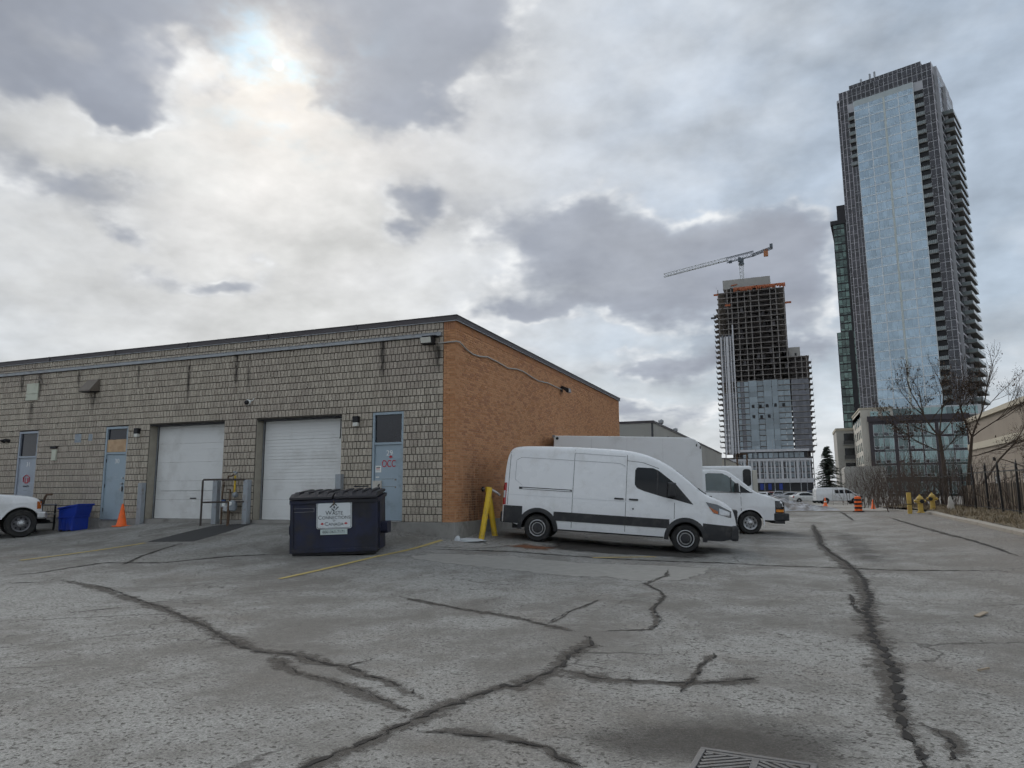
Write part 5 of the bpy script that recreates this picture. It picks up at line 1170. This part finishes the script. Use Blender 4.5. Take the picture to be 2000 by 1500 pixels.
for x in (-17.35,-13.1,-8.85): MB().box(x,-.70,25,x+(.28 if x!=-13.1 else .6),-.552,124.2).build('glass_mullion',mat('edge_white',(.62,.66,.68),.4,.1,.05,.3) if x!=-13.1 else mat('bay_cream',(.50,.54,.52),.5),tw)
for f in range(NF): MB().box(-21.6,-.66,z0+f*FH-.16,-4.5,-.552,z0+f*FH+.12).build('floor_line',mat('edge_white',(.62,.66,.68),.4,.1,.05,.3),tw)
for x in (-4.5,-21.62): MB().box(x,-.68,25,x+.16,-.552,126).build('glass_edge',mat('edge_white',(.62,.66,.68),.4,.1,.05,.3),tw)
MB().box(-21.6,-.62,124.2,-4.5,-.552,126.1).build('top_panel',mat('top_panel_grey',(.40,.45,.46),.5),tw); pn.done()
for x,h in ((-19.5,1.4),(-16.8,2.2),(-15.4,2.4)): MB().box(x,1,132.4,x+.5,1.6,132.4+h).build('roof_plant',galv,tw)
# ---- green glass tower behind
gt=thing('green_tower','dark framed green glass tower half hidden behind the big tower','tower',(17.2,262,0),(0,0,R(-6)))
frame_d=mat('frame_dark',(.030,.030,.034),.6,.1,.15,.2); tg_green=glass('green_glass',(.10,.155,.135),.08,.7,.25); pn=Panes(gt,240)
for nm,x0,x1,za,zb in (('lower_block',-.6,22,0,54),('upper_block',.6,22,54,93),('crown',2.2,22,93,99)): MB().box(x0,0,za,x1,18,zb).build(nm,frame_d,gt)
MB().box(-.1,-.5,92.2,22,18.2,93.6).build('cornice',frame_d,gt)
for f in range(33):
    z=1+f*2.8; xo=-.6 if z<52 else .6
    for bay,(a,b,n) in enumerate(((0.15,3.6,3),(5.1,9.6,4))):
        w_=(b-a)/n
        for k in range(n):
            pn.add(xo+a+k*w_+.06,z+.95,w_-.12,1.65,tg_green,0); pn.add(xo+a+k*w_+.06,z+.25,w_-.12,.62,tg_green,0,obj=False)
    for k in range(6): pn.add(.4+k*2.8,z+.5,2.5,2.0,tg_green,xo-.03,1,False)
pn.done()
# ---- dark framed podium block
pd=thing('podium_block','dark brown framed podium building with staggered pale windows and cream upper storey','building',(17.5,190,-.4)); podf=mat('podium_frame',(.060,.052,.058),.8,0,.15,.3); podw=mat('podium_white',(.50,.47,.41),.85,0,.08,.3); tg_pale=glass('pale_glass',(.19,.27,.27),.07,.6,.25); fr_w=mat('frame_white',(.50,.52,.53),.5)
MB().box(0,0,0,20.6,25,18.7).build('block',podf,pd); MB().box(-1.6,.6,0,-.003,25,20.2).build('side_wall',podw,pd); MB().box(-1.6,1.2,18.7,5.5,25,20.8).build('upper_storey',podw,pd); MB().box(-1.8,1.0,20.8,5.6,25,21.15).build('roof_edge',cream,pd); MB().box(5.5,2.0,18.7,24,22,21.0).build('glazed_storey',fr_w,pd); MB().box(-.3,-.3,17.6,20.9,.0,18.9).build('top_band',podf,pd)
pn=Panes(pd,200)
cols=[(.9,1.95),(3.1,2.0),(6.0,2.0),(8.5,2.4),(11.3,2.4),(14.6,2.5),(17.4,2.6)]
for ci,(x,w_) in enumerate(cols):
    for r in range(5):
        z=1.2+r*3.25 if r else .6
        fr=MB().box(x-.06,-.12,z-.06,x+w_+.06,.0,z+2.66).build('window',fr_w,pd)
        MB().box(x-.06,-.125,z-.5,x+w_+.06,-.001,z-.06).build('spandrel_panel',tg_pale if (ci+r)%3 else podf,fr)
        n=2 if w_<2.3 else 3
        for k in range(n):
            pw=w_/n; pn.add(x+k*pw+.04,z+.75,pw-.08,1.85,tg_pale,-.121); pn.add(x+k*pw+.04,z+.04,pw-.08,.62,tg_pale if k else tg_dark,-.121)
for k in range(11): pn.add(5.6+k*1.6,18.95,1.5,1.75,tg_pale,1.99)
for k in range(2): pn.add(.6+k*2.5,19.0,1.7,1.2,tg_pale,1.19)
for r in range(6):
    for k in range(4): pn.add(2.0+k*5,1.5+r*3.1,2.2,2.0,tg_pale,-1.65,1,False)
pn.done()
# ---- small beige apartment block at the green tower's foot
ab=thing('apartment_block','low tan apartment block with dark balconies at the foot of the green tower','building',(11.6,215,-.4)); MB().box(0,0,0,7,16,17.5).build('wall',stucco_g,ab); MB().box(-.2,-.2,17.5,7.2,16,18.2).build('roof_edge',cream,ab)
for f in range(4):
    z=1.5+f*4; b=MB().box(1.6,-.8,z,6.6,0,z+.25).build('balcony',slabc,ab); MB().box(1.6,-.8,z+.25,6.6,-.75,z+1.2).build('railing',mat('rail_dark',(.04,.04,.04),.4),b); MB().box(1.8,-.03,z+.3,6.4,-.001,z+3.2).build('window',auto_glass,ab)
tag(MB().prism([(0,0),(8,0),(8,6.2),(7.6,6.6),(.4,6.6),(0,6.2)],0,10,'y').build('low_annex',stucco_g,loc=(10.2,170,-.5)),'low pale annex building half hidden by bare bushes','building')
# ================================================================== tower under construction
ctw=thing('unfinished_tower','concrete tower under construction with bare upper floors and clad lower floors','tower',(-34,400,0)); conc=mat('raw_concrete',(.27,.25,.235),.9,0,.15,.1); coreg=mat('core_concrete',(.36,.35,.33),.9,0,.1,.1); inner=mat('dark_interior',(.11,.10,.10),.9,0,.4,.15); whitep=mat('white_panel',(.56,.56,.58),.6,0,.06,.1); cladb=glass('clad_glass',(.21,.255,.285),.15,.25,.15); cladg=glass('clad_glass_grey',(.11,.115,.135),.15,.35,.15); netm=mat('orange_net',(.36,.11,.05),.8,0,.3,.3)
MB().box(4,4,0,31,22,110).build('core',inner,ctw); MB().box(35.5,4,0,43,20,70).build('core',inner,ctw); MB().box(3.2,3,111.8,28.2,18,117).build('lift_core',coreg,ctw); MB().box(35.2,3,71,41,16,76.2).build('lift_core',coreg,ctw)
MB().box(38.2,2.97,71.6,39.2,3.0,73).build('core_opening',dark,ctw)
fh=2.94
for f in range(38):
    z=fh*f; e=.0 if f>1 else -1
    MB().box(0-(.9 if 6<f<35 else 0),-.9,z-.12,35+(.2),24,z+.14).build('slab',conc,ctw)
    if f<25: MB().box(35.2,-.3,z-.12,44.0+(1.2 if f>6 else 0),22,z+.14).build('slab',conc,ctw)
for x in (.4,5.2,7.4,10.6,14.3,17.3,21.6,27.5,30.5,34.5): MB().box(x,-.5,0,x+.42,.3,111).build('column',conc,ctw)
for x in (38.2,41.2,43.6): MB().box(x,.0,0,x+.4,.5,71).build('column',conc,ctw)
mb=MB(); rs=random.Random(9)
for f in range(19,38):
    for k in range(26):
        if rs.random()<.55: x=rs.uniform(.8,34); mb.rnd(rs.random()); mb.box(x,rs.uniform(.2,2.5),fh*f+.14,x+rs.choice((.1,.1,.15,1.4)),2.6,fh*(f+1)-.12)
stuff(mb.build('shoring',mat('shoring_grey',(.10,.095,.10),.9,0,.3,.2,rnd=.9),ctw,rnd=True))
for x,w_,zt_ in ((.7,.75,84),(2.6,.5,84),(3.6,1.3,84),(5.7,.5,84),(7.1,.7,90.5)): MB().box(x,-1.15,19.5,x+w_,-.92,zt_).build('white_fin',whitep,ctw)
pn=Panes(ctw,260)
for f in range(7,20):
    z=fh*f+.14
    for x,w_,m in ((1.5,1.0,cladg),(3.15,.4,cladg),(4.95,.7,cladg),(6.3,.7,cladg),(8.3,1.5,cladb),(10.0,1.6,cladg),(11.8,2.2,cladb),(14.2,4.2,cladb),(18.6,2.9,cladb),(21.7,4.0,cladb),(25.9,2.9,cladb),(28.9,2.9,cladb),(31.9,3.0,cladb)):
        if f>17 and m is cladg and x<8: continue
        prd=-.97 if 14<x<18.5 or 21<x<26 else -.62
        pn.add(x,z if prd==-.62 else z-.15,w_,fh-.5 if prd==-.62 else fh-.02,m,prd)
    if f<20:
        for k in range(5): pn.add(35.5+k*1.75,z,1.65,fh-.5,cladg,-.05)
for f in range(20,29):
    for x in (1.5,3.15,4.95,6.3): pn.add(x,fh*f+.14,.8,fh-.5,cladg,-.62,obj=False)
for x,z in ((15.2,44),(15.3,38.5),(18.9,44),(19.2,38.2),(22.3,44),(23.0,38.5),(26.5,44.2),(30.5,44.2)): MB().box(x,-1.06,z,x+1.4,-1.025,z+1.8).build('open_window',dark,ctw)
for f in range(8,34):   # balcony ends at both sides
    z=fh*f
    b=MB().box(-2.3,1,z-.12,-.9,8,z+.14).build('balcony',conc,ctw); MB().box(-2.3,1,z+.14,-2.2,8,z+1.1).build('railing',rail_g,b)
    if f<24: b=MB().box(45.2,1,z-.12,46.2,8,z+.14).build('balcony',conc,ctw); MB().box(46.1,1,z+.14,46.2,8,z+1.1).build('railing',rail_g,b)
rs=random.Random(2)
mbn=[]
for x0,x1 in ((9,14),(14,20),(20,24),(24,30),(30,35.8)):
    rows=[]
    n=12
    for k in range(n+1):
        x=x0+(x1-x0)*k/n; d=rs.uniform(1.2,2.6); rows.append([(x,-1.1-rs.uniform(0,.4),111.2),(x,-1.3-rs.uniform(0,.5),111.2-d*.5),(x,-1.05-rs.uniform(0,.3),111.2-d)])
    MB().grid(rows).build('safety_net',netm,ctw)
for x,z,w_ in ((-1.6,107.5,2.4),(4.2,101.0,2.8),(35.2,99.5,3.0),(-3.6,94.5,2.6)): MB().box(x,-1.6,z,x+w_,-1.15,z+1.0).build('loading_deck',netm if x>-3 else dark,ctw)
MB().prism([(7.5,113.2),(10.5,113.6),(11.2,114.2),(7.8,114.0)],2.7,2.95,'y').build('formwork',netm,ctw)
for x in (0,4,9,16,22,28,33): MB().box(x,0,111.3,x+.1,.1,112.8).build('guard_post',galv,ctw)
# podium of the unfinished tower
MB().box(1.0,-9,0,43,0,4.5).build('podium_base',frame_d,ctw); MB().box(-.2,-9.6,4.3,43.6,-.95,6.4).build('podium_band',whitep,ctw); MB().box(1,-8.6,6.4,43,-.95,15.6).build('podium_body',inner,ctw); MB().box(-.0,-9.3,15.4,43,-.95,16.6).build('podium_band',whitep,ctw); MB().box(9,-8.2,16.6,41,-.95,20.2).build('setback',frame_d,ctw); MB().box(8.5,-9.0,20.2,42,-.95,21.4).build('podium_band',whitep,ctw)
x=1.2; k=0
while x<42.5:
    w_=(.5,.9,.45,1.1)[k%4]; MB().box(x,-9.2,6.4,x+w_,-8.6,15.4).build('pier',whitep,ctw); x+=w_+(.9,1.3,.7,1.5)[(k*3)%4]; k+=1
for f in range(3): MB().box(1,-9.0,8.9+f*3.0,43,-8.65,9.15+f*3.0).build('floor_band',whitep,ctw)
for k in range(16):
    for f in range(3): pn.add(1.6+k*2.6,6.9+f*3.0,1.8,1.9,cladb,-8.61)
for k in range(12): pn.add(10+k*2.5,17.0,2.0,2.6,cladb,-8.21)
for k,x in enumerate((13.5,17.6,21.5,26.8)): MB().box(x,-9.06,.8,x+1.6,-9.003,3.9).build('blue_hoarding',mat('hoarding_blue',(.03,.06,.30),.6),ctw)
pn.done()
for k,x in enumerate((5,14,20,32,40)):
    p=MB().tube([(x,-16,-.4),(x,-16,9+rs.uniform(0,9))],.14,6).build('site_pole',galv,ctw)
# tower crane
cr=thing('tower_crane','pale lattice tower crane with long jib above the unfinished tower','crane',(-20.6,409,0)); crm=mat('crane_white',(.50,.52,.52),.6,.1,.1,.3); crd=mat('crane_dark',(.11,.13,.15),.6,.2,.2,.3)
def lattice(name,a,b,w_,h_,n,m,tri=False):
    a=Vector(a); b=Vector(b); d=(b-a); L=d.length; d.normalize(); up=Vector((0,0,1)) if abs(d.z)<.8 else Vector((0,1,0)); sx=d.cross(up).normalized()*w_/2; uy=sx.cross(d).normalized()*h_
    ch=[(-sx),(sx),(uy)] if tri else [(-sx-uy/2),(sx-uy/2),(sx+uy/2),(-sx+uy/2)]
    mb=MB()
    for c in ch: mb.bar(a+c,b+c,.26,.26)
    for k in range(n):
        p=a+d*L*k/n; q=a+d*L*(k+1)/n
        for i in range(len(ch)): j=(i+1)%len(ch); mb.bar(p+ch[i],q+ch[j],.14,.14); mb.bar(q+ch[i],q+ch[j],.14,.14)
    return stuff(mb.build(name,m,cr))
lattice('mast',(0,0,100),(0,0,127),1.9,1.9,12,crm); MB().lathe([(1.5,126.6),(1.7,127.5),(1.3,128.3),(1.6,130.2)],12).build('slewing_ring',crd,cr,angle=40)
A=Vector((-43.5,0,126.2)); Bp=Vector((0,0,131.2)); Cp=Vector((16.4,0,134.8))
lattice('jib',(-43.5,0,124.8),(-7,0,130.4),1.5,1.9,20,crm,True); lattice('jib_root',(-8,0,130.4),(7,0,132.6),1.8,2.6,7,crd); lattice('counter_jib',(6,0,131.6),(17,0,134.8),1.8,1.0,6,crd)
MB().box(12.2,-.9,130.2,14.6,.9,134.2).build('counterweight',mat('crane_orange',(.40,.16,.07),.7),cr); MB().box(-1.6,-2.6,128.2,.2,-1.1,130.6).build('cab',crd,cr); MB().box(15.6,-.6,134.8,17.2,.6,137.0).build('winch',crd,cr); MB().box(-6.6,-.7,128.6,-5.0,.7,129.9).build('trolley',crd,cr)
# ================================================================== trees and bushes
def grow(mb,p,d,r,L,depth,rs,tips,bend=.22,ratio=.72,kids=(2,3),spread=.6,up=.12,sides=6):
    n=4; P=[p.copy()]; q=p.copy(); dd=d.copy()
    for k in range(n):
        dd=(dd+Vector((rs.gauss(0,bend),rs.gauss(0,bend),rs.gauss(0,bend)+up))*.5).normalized(); q=q+dd*(L/n); P.append(q.copy())
    r1=r*ratio; mb.tube(P,[r+(r1-r)*k/n for k in range(n+1)],max(3,sides),caps=False)
    if depth==0: tips.append((P,dd)); return
    for k in range(rs.randint(*kids)):
        t=rs.uniform(.45,1.0); i=min(n-1,int(t*n)); b=P[i].lerp(P[i+1],t*n-i)
        ax=Vector((rs.gauss(0,1),rs.gauss(0,1),rs.gauss(0,.6))).normalized(); nd=(dd+ax*spread).normalized()
        grow(mb,b,nd,r1*rs.uniform(.5,.75),L*rs.uniform(.55,.8),depth-1,rs,tips,bend,ratio,kids,spread,up,sides-1)
    grow(mb,P[-1],dd,r1*.92,L*.75,depth-1,rs,tips,bend,ratio,kids,spread,up,sides-1)
dead_leaf=mat('dead_leaf',(.085,.055,.035),.9,0,.3,3,rnd=.5)
def tree(label,base,limbs,seed,leaves=900,kids=(2,4),depth=4):
    rs=random.Random(seed); t=thing('bare_tree',label,'tree',base,group=None); mb=MB(); tips=[]
    for trunk,rr,subs in limbs:
        mb.tube(trunk,rr,9)
        for (i,d,L,r) in subs: grow(mb,Vector(trunk[i]),Vector(d).normalized(),r,L,depth,rs,tips,kids=kids)
    mb.build('trunk',bark,t,angle=60); t.scale=(.95,.95,.92)
    ml_=MB()
    for k in range(leaves):
        P,dd=rs.choice(tips); q=P[rs.randrange(1,5)]+Vector((rs.gauss(0,.10),rs.gauss(0,.10),rs.gauss(-.08,.08))); s=rs.uniform(.045,.12); a=Vector((rs.gauss(0,1),rs.gauss(0,1),rs.gauss(0,1))).normalized(); b=a.cross(Vector((0,0,1))).normalized()
        ml_.rnd(rs.random()); ml_.poly([q,q+a*s+b*s*.4,q+a*s*2.0,q+a*s-b*s*.4])
    o=stuff(ml_.build('crown',dead_leaf,t,rnd=True,fix=False)); return t
tree('bare tree with straight brown trunk and clusters of dead leaves behind the fence',(9.4,55.2,.4),[([(0,0,-.3),(.02,0,2.0),(-.03,0,3.8),(-.10,0,5.0)],[.17,.145,.125,.10],[(3,(-.7,.1,1.0),2.2,.075),(3,(.15,.1,1),2.2,.06),(2,(-.9,.2,.5),1.7,.05),(3,(-1,-.1,.4),1.9,.05),(3,(.7,0,.8),1.9,.05),(2,(.5,-.2,.5),1.3,.035)])],31,3600)
tree('bare tree with forked dark trunk spreading in front of the beige hall',(10.75,56,.4),[([(0,0,-.3),(.15,0,1.8),(.40,0,3.5),(.62,0,4.9)],[.16,.14,.12,.095],[(3,(.45,0,1),2.4,.07),(3,(-.35,.1,1),2.2,.06),(2,(.9,.1,.3),2.0,.04),(2,(1,0,.1),1.9,.035),(3,(.9,0,.75),2.5,.05)]),([(0,0,-.2),(1.0,.1,1.5),(2.2,.2,3.3),(3.1,.2,4.3)],[.10,.085,.065,.05],[(3,(.9,0,.5),2.2,.045),(2,(.7,.1,-.1),2.0,.035),(3,(.6,0,.9),1.7,.04),(1,(.9,0,.0),1.8,.03)])],47,2000)
def brush(label,cx_,cy_,sx,sy,n,h,seed,leafy=0):
    rs=random.Random(seed); mb=MB()
    for k in range(n):
        x=cx_+rs.gauss(0,sx); y=cy_+rs.gauss(0,sy); z=gz(x,y); hh=h*rs.uniform(.45,1.1); d=Vector((rs.gauss(0,.25),rs.gauss(0,.25),1)).normalized(); tips=[]
        grow(mb,Vector((x,y,z)),d,.020*rs.uniform(.6,1.5),hh*.45,3,rs,tips,bend=.25,kids=(1,2),spread=.55,up=.05,sides=4)
    o=mb.build('bare_bush',mat('twig',(.085,.062,.048),.9,0,.3,3),fix=False); tag(o,label,'bush','leafless bushes'); return o
brush('leafless bushes by the podium building left of the yellow post',6.9,52,1.0,4.0,60,3.4,61); brush('leafless thicket behind the fire hydrants',7.4,47,.9,3.0,55,3.0,62); brush('tall leafless bushes at the end of the driveway',7.4,66,1.2,6,60,4.4,63); brush('reddish leafless thicket beside the far windowed van',8.6,98,1.6,5,80,5.4,64); brush('thin leafless saplings along the black fence',8.9,42,.5,5.0,22,2.4,65)
# conifer
cf=thing('spruce_tree','tall dark spruce tree in front of the far towers','tree',(5.6,135,-.4)); cf.scale=(.95,.95,.80); rs=random.Random(77); MB().tube([(0,0,0),(.05,0,5),(0,0,11.6)],[.26,.17,.02],8).build('trunk',bark,cf)
mb=MB()
for k in range(330):
    t=rs.random()**.9; z=.5+t*10.9; L=(1-t)*3.5+.3; L*=rs.uniform(.55,1.15); a=rs.uniform(0,6.283); dx_,dy_=math.cos(a),math.sin(a)
    n=7
    for j in range(n):
        f0=(j+.3)/n; x,y=dx_*L*f0,dy_*L*f0; zz=z+.25*L*f0-.38*L*f0*f0
        for m_ in range(5):
            s=rs.uniform(.14,.34)*(1.15-f0*.5); b=rs.uniform(-1.2,1.2); ex,ey=math.cos(a+b)*s,math.sin(a+b)*s; mb.rnd(rs.random())
            mb.poly([(x,y,zz+.03),(x+ex-ey*.25,y+ey+ex*.25,zz-rs.uniform(.0,.22)),(x+ex*1.4,y+ey*1.4,zz-rs.uniform(.05,.32)),(x+ex+ey*.25,y+ey-ex*.25,zz-rs.uniform(.0,.22))])
stuff(mb.build('crown',mat('spruce_needles',(.028,.040,.026),.9,0,.3,1,rnd=.5),cf,rnd=True,fix=False))
# distant street furniture
for x,y,h,lab in ((-8.2,180,12,'thin grey light pole left of the unfinished tower podium'),(-4.5,190,14,'thin grey light pole before the unfinished tower'),(1.5,185,11,'thin grey light pole near the spruce tree')):
    t=thing('light_pole',lab,'pole',(x,y,-.45),group='light poles in the far lot'); MB().tube([(0,0,0),(0,0,h)],[.10,.06],6).build('pole',galv,t); MB().bar((0,0,h),(1.2,0,h+.15),.08).build('arm',galv,t)
for p in (8.4,): pass
